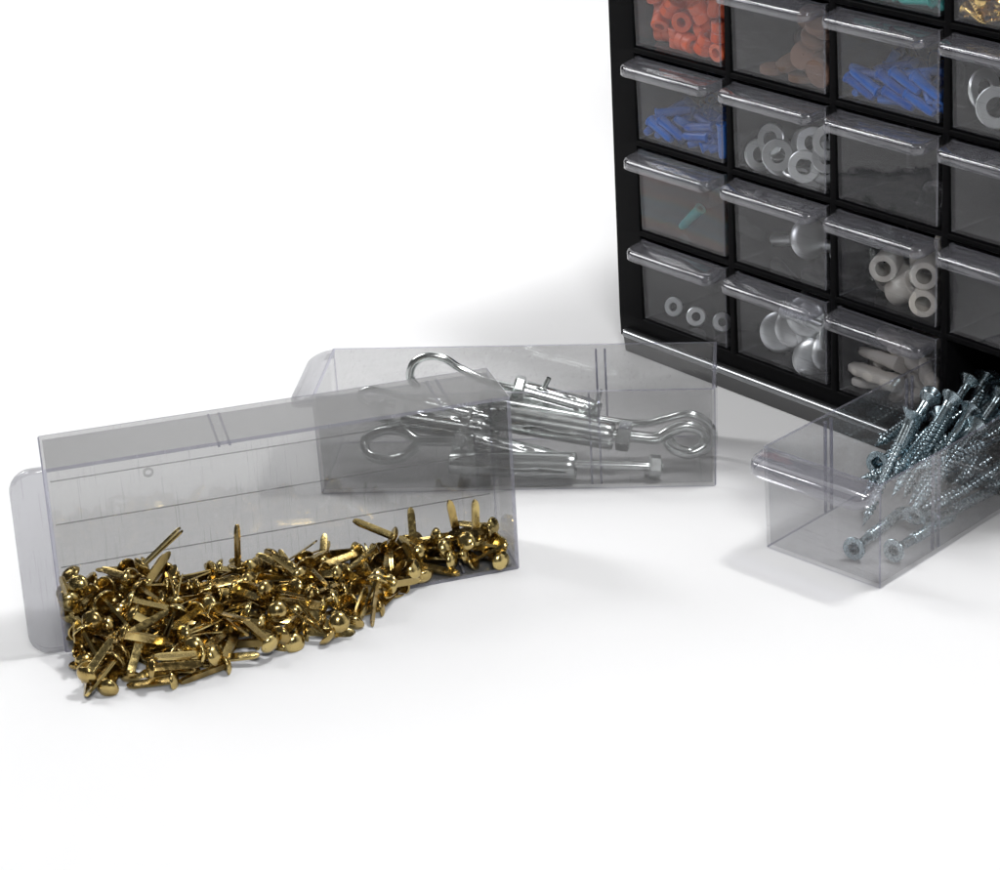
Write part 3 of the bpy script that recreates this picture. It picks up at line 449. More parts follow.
"blue_a":[[45.9,35.4,3.4,0.64,0.589,0.367,-0.33],[41.5,17.9,3.3,0.65,0.627,0.298,0.309],[26.0,26.1,3.3,0.544,0.595,-0.359,0.471],[33.3,11.2,3.4,0.72,0.38,-0.58,-0.014],[20.0,30.7,3.3,0.659,-0.678,-0.148,-0.289],[27.1,16.1,3.4,0.673,0.157,0.676,0.257],[3.3,38.4,3.4,0.637,0.625,-0.301,0.336],[45.4,45.9,3.3,0.499,-0.482,-0.5,0.518],[36.0,28.5,3.3,0.708,-0.478,0.504,-0.131],[9.2,16.0,3.3,0.519,0.303,0.625,-0.499],[42.2,23.2,5.9,0.279,0.565,0.006,-0.777],[6.2,11.2,3.3,0.71,-0.685,-0.116,0.12],[26.3,26.3,7.5,0.676,0.537,-0.32,-0.39],[35.7,41.2,3.3,0.068,-0.46,0.52,-0.716],[35.4,8.3,5.5,0.308,-0.534,-0.252,-0.746],[6.0,31.2,8.7,0.295,-0.313,0.875,0.221],[30.0,36.8,3.3,0.686,-0.662,-0.209,0.216],[27.3,30.3,9.7,0.685,-0.221,0.542,-0.434],[13.6,16.8,3.3,0.495,-0.627,0.299,0.522],[11.8,3.4,6.1,0.727,0.251,-0.491,-0.41],[31.2,39.9,7.3,0.374,0.365,0.58,-0.624],[42.4,9.1,6.0,0.337,0.014,-0.81,0.481],[3.3,9.4,6.1,0.821,-0.549,0.102,0.12],[51.6,17.5,3.4,0.598,0.591,0.364,-0.401],[11.3,31.2,6.9,0.865,-0.362,0.341,0.064],[7.3,19.0,9.2,0.734,-0.616,-0.114,0.263],[35.4,39.9,7.5,0.259,-0.245,0.65,0.672],[8.2,40.3,5.9,0.249,0.486,0.288,-0.787],[17.6,30.8,6.7,0.192,-0.244,-0.646,-0.698],[44.7,18.8,7.4,0.474,0.408,0.566,0.537],[47.9,30.4,7.6,0.451,-0.504,0.52,0.522],[51.6,31.7,5.4,0.496,-0.642,0.448,0.375],[36.4,25.3,6.2,0.212,-0.527,-0.406,0.716],[33.0,40.1,11.6,0.51,-0.464,-0.525,0.499],[15.5,38.3,3.3,0.274,0.163,-0.675,0.665],[47.4,9.4,6.2,0.496,-0.514,-0.163,-0.68],[6.7,13.7,11.5,0.189,0.165,-0.803,0.541],[32.2,23.9,11.0,0.614,0.503,-0.393,-0.465],[22.6,19.8,6.4,0.827,-0.027,0.529,-0.189],[35.3,3.4,8.0,0.759,0.004,0.65,0.032],[41.0,35.6,8.2,0.432,-0.373,0.656,0.494],[51.7,37.9,9.3,0.07,-0.141,0.828,0.538],[20.4,16.2,8.1,0.435,0.256,0.772,-0.388],[51.0,4.0,9.4,0.953,0.0,-0.0,0.304],[15.9,16.9,6.7,0.178,0.153,-0.614,-0.754],[15.8,6.9,6.1,0.525,0.404,0.704,0.254],[9.3,25.7,7.9,0.049,0.526,0.187,0.828],[19.2,3.4,8.2,0.402,-0.506,-0.258,0.718],[16.2,16.0,10.7,0.409,0.713,-0.302,0.482],[11.9,45.9,8.0,0.782,0.228,0.471,0.339],[49.0,39.8,12.0,0.473,0.44,0.432,-0.629],[44.6,35.5,10.6,0.451,-0.396,-0.534,-0.595],[26.2,8.2,9.9,0.279,-0.819,-0.306,-0.398],[41.5,45.9,10.0,0.106,0.547,-0.047,-0.829],[38.1,7.7,9.8,0.241,-0.659,-0.27,0.66],[36.6,4.3,12.4,0.395,0.489,0.405,0.664],[37.4,16.1,12.6,0.466,-0.203,-0.85,-0.141],[20.3,41.1,7.6,0.268,0.648,-0.294,-0.65],[41.8,32.2,13.4,0.459,0.584,-0.029,0.669],[28.8,14.4,10.9,0.517,0.603,0.446,0.411],[42.4,20.7,11.7,0.531,0.593,-0.42,0.437],[7.2,40.8,10.5,0.68,0.554,0.018,0.479],[13.4,9.7,13.6,0.302,-0.259,-0.705,0.587],[24.2,28.9,12.6,0.594,0.02,-0.771,-0.229]],
"blue_b":[[21.7,28.2,3.3,0.464,-0.366,0.59,0.55],[8.3,27.4,6.9,0.852,-0.397,-0.307,0.152],[44.1,24.6,3.3,0.369,-0.063,0.692,0.618],[36.9,34.5,3.3,0.067,-0.678,0.152,-0.716],[27.1,6.6,3.3,0.695,-0.437,0.54,-0.186],[41.1,38.5,3.3,0.707,-0.087,0.689,-0.136],[51.6,17.2,3.3,0.235,0.202,-0.664,0.68],[34.1,15.9,3.3,0.062,0.358,-0.595,0.717],[38.0,42.8,3.3,0.116,-0.686,0.105,-0.71],[46.9,13.8,3.3,0.595,-0.549,0.425,0.405],[36.7,19.0,5.6,0.492,-0.694,0.378,0.367],[51.6,38.9,4.7,0.358,0.314,0.551,-0.686],[9.2,36.2,3.3,0.685,-0.66,0.216,0.221],[43.8,25.6,7.6,0.673,-0.635,-0.362,0.111],[9.4,8.1,7.0,0.346,-0.635,0.345,-0.598],[28.6,14.0,5.9,0.263,0.094,0.555,-0.783],[51.6,23.0,8.9,0.39,-0.689,-0.543,-0.28],[26.8,35.4,5.4,0.781,-0.551,0.22,0.197],[17.3,29.5,3.3,0.695,-0.649,0.248,0.188],[25.4,26.2,6.7,0.349,0.591,-0.221,-0.693],[27.8,22.6,7.9,0.235,-0.645,0.09,-0.721],[5.2,11.3,3.4,0.509,-0.573,0.391,0.509],[40.3,16.7,8.9,0.333,0.727,-0.39,0.456],[9.6,3.7,6.1,0.131,-0.54,-0.085,0.827],[51.4,46.0,13.6,0.0,0.022,0.018,-1.0],[42.5,3.4,5.8,0.591,-0.411,-0.392,0.572],[40.1,23.5,7.6,0.226,0.61,-0.378,0.659],[31.1,3.4,5.3,0.57,-0.436,-0.406,0.566],[18.8,11.1,3.3,0.512,-0.494,0.488,-0.505],[12.1,25.4,9.0,0.779,0.462,-0.422,-0.023],[17.6,18.8,5.0,0.642,0.337,0.685,0.072],[37.2,45.9,6.1,0.684,0.307,0.572,0.334],[49.0,11.3,8.9,0.577,0.793,0.188,0.053],[18.8,13.9,6.4,0.79,0.043,0.557,-0.251],[7.0,23.9,3.3,0.618,-0.691,0.063,0.368],[14.0,42.3,8.1,0.302,-0.368,-0.542,0.692],[3.4,40.0,8.2,0.645,0.29,-0.267,0.655],[13.9,39.4,4.5,0.702,0.541,-0.35,0.303],[21.8,39.8,6.1,0.536,-0.558,0.59,0.232],[33.3,31.8,8.6,0.423,-0.113,-0.593,0.676],[42.5,7.4,11.2,0.562,-0.525,-0.013,0.639],[12.6,3.4,9.3,0.545,0.045,0.836,0.051],[42.2,30.4,11.3,0.825,0.234,-0.47,-0.208],[5.5,11.6,9.8,0.519,-0.742,0.416,0.084],[30.7,21.3,12.4,0.131,0.017,-0.792,0.596],[41.2,34.4,10.2,0.57,-0.402,0.698,-0.163],[32.3,36.6,8.0,0.354,0.156,0.697,0.604],[21.1,29.0,11.2,0.011,-0.569,0.416,0.709],[51.6,35.8,10.3,0.685,-0.726,0.033,0.057],[40.0,38.4,10.0,0.489,0.213,0.782,0.322],[34.5,13.9,10.9,0.558,0.777,-0.236,0.17],[27.2,3.7,11.0,0.433,-0.491,-0.282,0.701],[7.5,45.9,9.1,0.551,0.23,-0.138,-0.79],[43.0,19.6,12.2,0.609,-0.551,0.413,0.395],[47.7,39.7,12.2,0.461,-0.588,0.456,0.484],[20.1,15.7,10.6,0.264,0.673,0.095,-0.684],[14.7,17.1,8.8,0.679,-0.569,0.142,-0.441],[24.9,38.0,10.9,0.673,0.607,0.083,0.414],[7.7,34.0,7.5,0.019,0.354,-0.306,0.883],[20.2,37.4,11.6,0.086,-0.467,0.472,0.743],[23.1,20.2,14.3,0.453,0.647,-0.262,0.554],[32.9,45.9,9.5,0.772,0.132,0.607,0.137],[34.6,3.5,13.4,0.593,-0.415,-0.39,0.569],[12.7,19.7,11.8,0.606,-0.334,0.602,0.399],[45.6,3.6,13.3,0.812,-0.174,-0.513,0.216],[5.3,24.7,9.4,0.854,-0.166,0.248,0.426],[14.8,7.6,11.0,0.716,-0.1,0.689,-0.044],[47.3,20.7,14.2,0.525,-0.439,0.682,0.257],[42.2,35.3,14.4,0.723,0.51,0.459,-0.079],[35.1,13.3,15.0,0.44,0.754,0.021,-0.487]],
"teal":[[18.4,13.0,3.3,0.486,-0.342,-0.604,-0.531],[44.0,29.9,3.3,0.242,0.234,0.654,0.678],[12.3,10.2,3.3,0.719,0.694,-0.029,-0.03],[34.0,7.8,3.3,0.427,-0.412,-0.559,0.58],[47.1,14.3,3.3,0.324,0.112,-0.685,0.643],[32.8,13.6,5.8,0.313,-0.54,0.592,0.51],[43.9,16.0,5.7,0.484,0.325,-0.473,0.661],[35.7,22.8,3.3,0.61,0.533,0.445,-0.382],[9.5,25.8,3.4,0.199,-0.566,0.402,-0.692],[51.6,12.1,4.8,0.015,0.012,-0.622,-0.783],[17.6,30.1,3.3,0.547,-0.265,-0.642,-0.467],[5.8,11.1,3.3,0.635,-0.688,-0.096,-0.339],[34.1,23.5,7.4,0.437,-0.752,-0.437,0.229],[33.4,36.4,3.3,0.579,0.559,0.412,0.427],[19.5,42.8,3.3,0.698,0.446,-0.532,-0.174],[20.6,17.0,6.5,0.607,-0.472,-0.479,-0.423],[9.6,20.6,5.7,0.015,-0.752,0.265,0.603],[45.4,26.1,5.6,0.57,-0.033,0.793,0.213],[39.5,13.3,7.0,0.022,-0.09,-0.669,0.738],[6.6,39.1,3.3,0.645,-0.485,-0.496,-0.32],[25.0,15.3,7.4,0.864,-0.452,-0.071,0.212],[30.5,45.6,5.8,0.079,0.797,0.051,0.596],[11.9,29.8,9.4,0.0,-0.257,0.967,-0.0],[40.0,3.4,4.3,0.525,-0.487,0.433,-0.548],[36.1,11.7,10.0,0.281,0.202,0.547,-0.762],[19.6,29.6,7.1,0.429,-0.838,0.165,-0.295],[26.5,31.1,6.5,0.2,-0.412,-0.508,-0.73],[43.3,40.2,5.7,0.426,0.469,-0.335,0.698],[51.6,27.0,9.0,0.57,-0.735,0.278,0.241],[31.3,41.1,4.9,0.415,0.49,-0.385,-0.663],[29.3,17.2,8.1,0.2,-0.869,0.227,0.39],[44.6,5.6,11.0,0.147,-0.87,-0.079,-0.464],[27.7,24.0,9.4,0.627,-0.087,-0.644,-0.431],[38.3,31.6,6.8,0.652,-0.35,-0.654,0.157],[15.4,44.2,6.5,0.301,-0.768,-0.311,0.472],[40.1,27.7,9.3,0.543,0.341,-0.667,-0.381],[9.5,4.4,7.7,0.142,-0.654,0.015,-0.743],[45.6,19.5,8.6,0.792,0.224,-0.509,0.252],[23.3,36.1,8.3,0.758,0.302,0.214,0.537],[27.4,13.7,10.6,0.896,-0.413,-0.136,-0.084]],
"gold":[[36.3,28.1,4.2,0.776,-0.219,-0.59,0.026],[24.7,34.9,4.2,0.34,-0.418,-0.471,-0.699],[30.2,20.4,4.2,0.434,0.525,-0.348,-0.644],[37.3,4.7,4.2,0.694,-0.412,-0.476,0.348],[9.7,30.2,4.2,0.732,-0.629,0.033,0.259],[28.3,24.3,4.3,0.538,0.192,0.598,0.562],[18.8,34.5,4.3,0.404,-0.404,0.48,0.665],[38.5,33.6,4.3,0.755,-0.527,-0.341,0.189],[26.7,20.4,4.2,0.571,-0.572,0.264,0.527],[15.3,20.3,4.7,0.085,-0.197,0.583,0.783],[51.5,10.9,4.4,0.227,0.505,0.367,0.748],[29.3,29.2,2.9,0.262,0.402,0.877,0.037],[6.1,17.0,4.3,0.743,-0.627,0.008,-0.235],[50.7,22.5,4.3,0.467,0.283,0.561,-0.623],[45.9,21.9,4.5,0.756,-0.527,0.333,0.201],[40.2,20.0,6.3,0.822,-0.567,0.047,-0.022],[13.2,22.5,7.5,0.844,-0.244,0.469,-0.086],[22.0,21.0,7.7,0.685,-0.344,0.394,0.507],[23.0,4.3,4.3,0.489,-0.562,-0.283,0.604],[33.4,35.3,4.2,0.178,-0.101,-0.622,-0.756],[33.6,6.0,2.4,0.004,0.339,-0.924,-0.179],[24.3,11.0,4.4,0.698,-0.119,0.616,0.346],[17.4,23.9,4.7,0.463,0.548,-0.279,0.638],[36.2,34.2,9.9,0.748,-0.439,-0.166,-0.469],[7.7,6.5,4.4,0.451,0.2,-0.591,0.638],[34.8,8.1,4.2,0.446,0.333,-0.774,0.302],[40.5,22.9,7.0,0.444,0.496,0.557,0.496],[50.7,35.1,4.4,0.221,-0.101,-0.757,-0.607],[14.8,32.9,6.7,0.771,0.271,0.547,0.18],[40.3,10.2,4.7,0.525,-0.024,-0.844,-0.111],[19.5,33.0,10.2,0.39,-0.463,-0.424,0.674],[52.1,4.5,8.5,0.105,0.493,-0.023,0.863],[17.1,17.2,9.9,0.288,-0.049,0.44,0.849],[42.5,27.0,7.9,0.344,-0.682,0.151,0.627],[26.6,19.8,11.3,0.486,-0.375,0.145,0.776],[4.4,33.7,4.4,0.769,-0.584,0.226,0.129],[26.9,7.9,4.6,0.278,-0.362,-0.664,0.592],[2.4,4.4,5.1,0.037,0.583,-0.163,-0.795],[24.7,5.3,10.1,0.703,0.316,0.505,-0.39],[11.2,6.7,4.3,0.003,-0.707,0.296,0.643],[42.6,27.6,15.1,0.428,0.36,-0.264,-0.786],[20.8,29.4,15.0,0.934,-0.167,0.316,-0.007],[3.8,4.4,11.1,0.621,-0.381,-0.192,0.658],[41.8,22.4,13.3,0.249,-0.337,0.173,0.891],[18.8,7.0,8.9,0.444,-0.303,0.532,-0.654],[50.8,9.6,12.9,0.158,0.152,0.255,-0.942],[50.7,25.6,9.5,0.448,-0.372,-0.646,-0.494],[33.8,26.8,5.9,0.191,0.574,0.619,0.501],[22.8,26.9,9.0,0.48,0.078,0.69,0.536],[5.1,30.9,9.6,0.809,-0.317,-0.324,-0.375],[11.9,1.4,9.8,0.353,0.339,0.619,-0.615],[35.8,18.6,8.2,0.119,0.341,0.637,0.681],[27.3,11.8,6.6,0.536,0.664,0.519,0.057],[2.2,33.0,10.8,0.337,-0.504,-0.404,0.685],[38.5,27.6,10.6,0.402,-0.228,-0.411,0.786],[49.8,6.6,14.7,0.832,-0.307,0.156,-0.434],[36.5,12.0,11.7,0.041,-0.304,0.395,0.866],[9.2,21.5,12.7,0.354,-0.076,-0.401,-0.841],[50.6,17.2,9.1,0.126,-0.641,-0.216,-0.726],[4.5,16.7,10.7,0.485,-0.252,-0.365,-0.753],[40.6,33.0,13.4,0.574,0.259,-0.056,-0.775],[19.9,17.0,14.4,0.714,-0.513,-0.06,0.473],[12.6,32.7,12.5,0.891,-0.427,0.107,-0.116],[31.6,16.0,13.7,0.623,0.504,0.262,-0.538],[16.5,3.0,13.4,0.636,0.719,-0.253,-0.122],[29.2,30.9,8.0,0.181,0.684,-0.613,-0.352],[4.3,21.6,5.2,0.379,0.72,0.562,-0.15],[40.9,18.2,13.0,0.602,-0.594,0.162,-0.509],[34.9,9.4,10.7,0.065,-0.481,-0.311,-0.817],[13.2,27.3,13.8,0.021,-0.343,0.481,0.807],[18.4,32.9,15.6,0.562,0.123,0.817,-0.05],[23.0,4.4,16.6,0.951,-0.139,-0.261,0.093],[9.5,11.4,9.3,0.096,-0.775,0.544,-0.307],[29.2,32.9,19.0,0.478,0.307,-0.045,-0.822],[26.4,35.2,13.7,0.501,-0.329,-0.548,-0.583],[44.5,4.4,17.0,0.299,0.051,0.133,0.944],[11.8,5.1,15.9,0.094,0.384,-0.167,0.903],[34.5,25.3,11.1,0.16,0.872,0.055,-0.459],[4.3,20.6,18.1,0.805,0.285,-0.02,-0.52],[4.2,21.4,8.9,0.044,0.215,0.931,0.292],[29.9,29.3,17.0,0.493,-0.092,-0.595,-0.628],[31.0,2.8,13.6,0.063,0.307,-0.542,0.78],[46.6,32.6,14.6,0.939,-0.161,-0.03,-0.302],[33.4,4.3,19.4,0.504,0.214,-0.192,-0.815],[50.5,32.8,8.1,0.139,0.739,-0.659,0.013],[19.7,4.3,23.9,0.198,-0.329,-0.043,-0.922],[52.6,30.9,18.3,0.778,0.241,0.558,0.156],[39.1,20.0,20.4,0.723,-0.291,-0.304,0.548],[14.8,17.0,11.3,0.409,0.902,-0.05,0.131],[43.0,7.0,11.7,0.52,0.619,0.353,-0.471],[19.6,6.6,17.5,0.556,-0.32,-0.767,-0.004],[34.1,32.8,16.3,0.585,0.214,-0.707,-0.334],[25.7,14.5,14.1,0.036,-0.691,0.053,0.72],[21.5,24.0,14.2,0.612,-0.416,0.601,0.301],[7.0,16.5,15.7,0.02,-0.746,-0.066,0.662],[13.7,19.3,20.5,0.744,0.099,-0.605,0.267],[53.2,16.8,14.6,0.441,-0.613,0.389,-0.528],[22.9,19.8,19.5,0.448,-0.576,-0.062,0.681],[47.9,11.2,16.7,0.751,0.045,0.637,-0.169],[6.3,32.8,12.6,0.146,-0.92,-0.302,0.204],[32.9,10.1,17.0,0.397,-0.599,-0.253,0.648],[50.6,4.4,22.3,0.766,-0.015,-0.156,-0.623],[15.2,7.1,18.1,0.761,0.419,-0.493,0.055],[50.7,27.8,15.2,0.565,-0.465,0.597,0.329],[40.8,4.2,17.4,0.034,-0.917,-0.216,-0.332],[34.6,16.1,17.2,0.678,-0.125,-0.724,0.03],[26.0,30.5,18.0,0.643,-0.627,0.31,-0.313],[3.0,8.3,13.9,0.147,-0.828,-0.28,0.463],[13.5,29.6,17.9,0.453,0.27,0.4,0.749],[41.7,32.9,18.1,0.058,-0.264,-0.954,0.13],[40.6,23.3,18.3,0.062,-0.358,-0.684,0.633],[11.4,21.5,20.1,0.69,0.499,0.104,0.513],[46.1,20.2,21.5,0.633,-0.534,0.044,0.559],[44.8,8.7,21.0,0.448,0.511,0.434,0.592],[10.4,11.0,16.7,0.124,0.344,-0.025,-0.93],[30.8,20.8,18.9,0.932,0.213,0.289,-0.053],[50.8,22.4,17.4,0.058,-0.974,0.185,0.117],[4.5,25.3,21.1,0.169,-0.043,0.438,-0.882],[23.5,24.8,23.7,0.575,-0.143,0.468,0.656],[28.2,8.7,17.4,0.828,-0.098,0.414,-0.365]],
"white":[[15.5,12.2,4.3,0.348,0.348,0.616,0.616],[38.3,34.0,5.3,0.695,-0.131,-0.695,-0.131],[39.3,56.0,4.4,0.472,-0.472,-0.526,0.526],[41.1,27.9,12.0,0.439,0.852,-0.216,-0.187],[16.0,5.4,10.4,0.487,0.513,0.497,0.503],[42.2,15.3,8.5,0.773,-0.56,0.205,-0.219],[39.3,43.9,5.3,0.706,0.029,0.706,-0.029],[39.6,57.9,10.4,0.501,-0.501,-0.499,0.499],[24.8,27.8,12.0,0.042,-0.086,0.739,-0.667],[11.8,27.6,7.3,0.751,0.607,-0.253,-0.063],[15.8,10.2,16.6,0.662,0.373,0.571,0.309],[12.6,47.3,9.6,0.467,-0.619,0.506,0.378],[39.8,11.6,15.9,0.619,0.21,0.735,-0.183],[5.9,42.0,8.6,0.606,-0.789,-0.081,-0.062],[18.2,18.7,19.7,0.05,-0.7,0.42,0.576],[29.2,45.4,12.4,0.644,-0.644,-0.293,0.293],[24.7,20.7,6.0,0.068,0.039,0.498,0.863],[27.7,21.1,8.6,0.193,0.189,0.674,0.688],[32.0,14.5,11.2,0.384,0.666,0.554,0.32],[27.3,16.9,13.8,0.879,0.291,-0.119,-0.359],[22.3,17.1,16.4,0.532,0.517,0.468,0.481],[18.0,20.3,19.0,0.16,0.098,0.513,0.838],[24.3,13.6,21.6,0.539,0.369,-0.428,-0.625],[25.8,22.4,24.2,0.227,0.251,0.698,0.631]],
"spacer":[[16,13,15,0.679,0.666,0.078,0.3],[28,12,8,0.568,0.399,0.255,0.673],[40,11,18.4,0.669,0.663,0.097,0.32],[41,10,7.3,0.653,0.695,0.081,0.289],[22,24,7.3,0.292,0.47,0.529,0.644],[42,24,29,0.706,0.624,0.081,0.323],[14,22,7.3,0.029,-0.181,-0.683,-0.707],[38,27,7.3,0.008,0.216,0.673,0.707],[30,26,18,0.329,0.456,0.484,0.671]],
"washer_a":[[21,6,9,0.757,0.571,0.054,0.314],[36,7,7,0.686,0.62,0.118,0.363],[14,9,14,0.79,0.589,-0.058,0.162],[33,15,15,0.64,0.553,0.206,0.492],[45,12,12,0.821,0.497,0.015,0.281],[10,16,8,0.748,0.289,0.111,0.587],[25,20,12,0.753,0.582,0.048,0.302],[44,24,18,0.676,0.565,0.163,0.444],[30,10,2.2,0.804,-0.023,0.014,-0.593],[18,10,5,0.669,0.396,0.183,0.602],[40,16,5,0.834,0.482,0.005,0.268],[8,8,6,0.577,0.526,0.27,0.564],[48,9,20,0.739,0.63,0.007,0.238]],
"washer_b":[[18,6,11,0.708,0.629,0.073,0.313],[9,9,16,0.491,0.527,0.349,0.599],[31,10,9.5,0.793,0.553,0.006,0.255],[24,14,17,0.774,0.44,0.099,0.444],[42,9,10,0.689,0.625,0.108,0.351],[40,18,20,0.839,0.49,-0.013,0.235]],
"brown":[[32.0,35.2,2.8,0.0,-0.995,-0.099,0.0],[35.1,7.8,2.8,0.0,0.787,0.617,-0.0],[35.8,40,2.8,0.0,0.058,-0.998,-0.0],[15.5,40,7.1,0.183,-0.646,0.615,-0.412],[6.3,40,7.0,0.084,0.886,-0.176,-0.421],[46.9,32.1,2.8,0.0,-0.995,0.095,0.0],[45.1,40,4.7,0.123,0.33,-0.932,-0.088],[23.3,40,2.8,0.0,0.364,0.932,-0.0],[47.6,4.1,7.5,0.763,-0.616,0.117,0.159],[17.5,8.5,2.8,0.0,-0.84,-0.543,-0.0],[16.1,28.9,2.8,0.713,-0.0,0.0,0.702],[42.2,19.0,2.9,0.275,0.0,0.0,0.962],[25.2,40,7.4,0.673,0.457,-0.539,0.216],[8.0,40,5.0,0.191,0.354,0.916,0.005],[47.1,40,8.2,0.262,0.94,-0.049,-0.215],[38.3,40,8.4,0.063,0.582,0.785,0.203],[35.4,29.0,6.0,0.871,0.028,-0.016,0.49],[35.8,40,6.0,0.149,0.826,0.543,-0.039],[26.2,20.9,2.8,0.0,-0.848,-0.53,-0.0],[47.2,40,8.8,0.484,0.067,0.332,0.807],[18.8,28.3,5.9,0.71,0.0,-0.0,-0.704],[46.5,21.1,5.9,0.867,-0.0,0.0,-0.498],[26.5,17.8,5.9,0.635,0.0,-0.0,0.773],[27.8,7.6,7.8,0.796,0.21,0.058,-0.565],[38.5,12.6,7.5,0.109,-0.263,0.955,0.085],[47.8,11.7,9.8,0.314,-0.139,-0.933,-0.106],[49.5,13.7,8.0,0.588,0.47,-0.411,-0.515],[46.5,8.8,9.5,0.463,0.668,-0.479,-0.332],[34.1,11.4,11.0,0.845,0.391,0.153,0.33],[36.8,7.0,12.5,0.837,0.532,0.071,0.112],[45.7,11.7,14.0,0.532,0.73,0.346,0.253],[36.5,13.6,15.5,0.078,0.041,0.464,0.882],[40.4,15.1,17.0,0.658,0.67,0.246,0.242],[40.0,13.0,18.5,0.872,0.453,0.085,0.164],[42.9,14.7,20.0,0.047,-0.706,-0.705,0.051],[42.0,8.6,21.5,0.891,0.323,0.109,0.301],[47.3,11.8,23.0,0.707,-0.01,-0.008,-0.707],[47.5,18.1,24.5,0.749,0.535,-0.228,-0.319],[43.6,9.4,26.0,0.707,-0.022,0.135,-0.694],[35.0,13.6,27.5,0.486,0.775,0.343,0.215]],
"bolt_a":[[31,14,15,0.545,0.51,0.299,0.595],[48,20,12,0.472,0.559,0.368,0.574]],
"bolt_b":[[17,10,12,0.722,0.621,0.057,0.298],[36,14,13,0.613,0.737,0.086,0.271],[31,20,28,0.586,0.509,0.261,0.574],[45,12,10,0.513,0.533,0.329,0.587],[26,26,26,0.802,0.395,-0.317,-0.317],[24,13,15,0.707,0.59,0.112,0.375],[38,9,6,0.589,0.627,0.233,0.454],[26,18,20,0.733,0.421,-0.397,-0.359],[34,9,24,0.708,0.669,0.007,0.227],[50,9,22,0.368,0.574,0.472,0.559]],
"teal_one":[[23,10,9,0.487,0.291,0.253,0.784]],
"washer_c":[[14,6,8,0.754,0.61,0.007,0.242],[27,8,6,0.708,0.575,0.119,0.391],[40,12,5.6,0.64,0.5,0.214,0.543]]}''')
def prong_mesh(bow, length=19.0):
    bm = bmesh.new(); w2 = 1.45; t2 = .25
    st = [(0, .75), (.6, 1.0), (1.6, 1.0), (length * .5, 1.0), (length * .82, .98), (length * .93, .75), (length * .985, .38), (length, .10)]
    rings = []
    for s, k in st:
        off = .32 + bow * (s / length) ** 1.6 * 3
        rings.append([bm.verts.new(Vector((x * w2 * k, off + y * t2, -s)) * MM) for x, y in ((-1, -1), (-.82, -1.25), (.82, -1.25), (1, -1), (1, 1), (.82, .8), (-.82, .8), (-1, 1))])
    for A, B in zip(rings, rings[1:]):
        for k in range(8): bm.faces.new((A[k], A[(k + 1) % 8], B[(k + 1) % 8], B[k]))
    bm.faces.new(rings[0][::-1]); bm.faces.new(rings[-1])
    return bm_mesh('prong', bm, True, 30)
def cap_mesh(r=3.85):
    bm = bmesh.new()
    lathe(bm, [(0, 1.95), (r * .35, 1.83), (r * .65, 1.45), (r * .88, .78), (r, .1), (r * 1.0, -.25), (r * .93, -.5), (r * .8, -.35), (r * .4, .1), (0, .2)], 22)
    return bm_mesh('cap', bm, True, 60)
PG = 'brass paper fasteners in and in front of the tipped drawer'
protos = []
for bow, ln in ((.05, 16.5), (.55, 16.5), (-.02, 16), (.15, 19.5), (.9, 17)):
    p = thing('paper_fastener', 'x', 'paper fastener', None, PG)
    link('cap', cap_mesh(), M['brass'], p)
    pm = prong_mesh(bow, ln); pm.materials.append(M['brass'])
    for s in (0, 1):
        o = bpy.data.objects.new('prong', pm); C.objects.link(o); o.parent = p; o.rotation_euler = (0, 0, math.pi * s)
    protos.append(p)
BRF = frame((-284.08, 729.03, 0), 0.39397)
rnd = random.Random(3); used = set()
def fastener(t, label, kind, base=BRF):
    p = protos[kind]; m = place(base, t)
    if kind not in used:
        used.add(kind); p.matrix_world = m; o = p
    else: o = copy_tree(p, m)
    o['label'] = label; return o
for k, t in enumerate(D['brass']):
    inside = t[1] > 0
    fastener(t, 'small brass round-headed fastener in the pile inside the tipped clear drawer' if inside else 'small brass round-headed fastener spilled onto the white surface before the tipped drawer', (0, 1, 2, 0, 4, 2, 1)[k % 7])
for t, lb, kd in D['hero']: fastener(t, lb, kd)

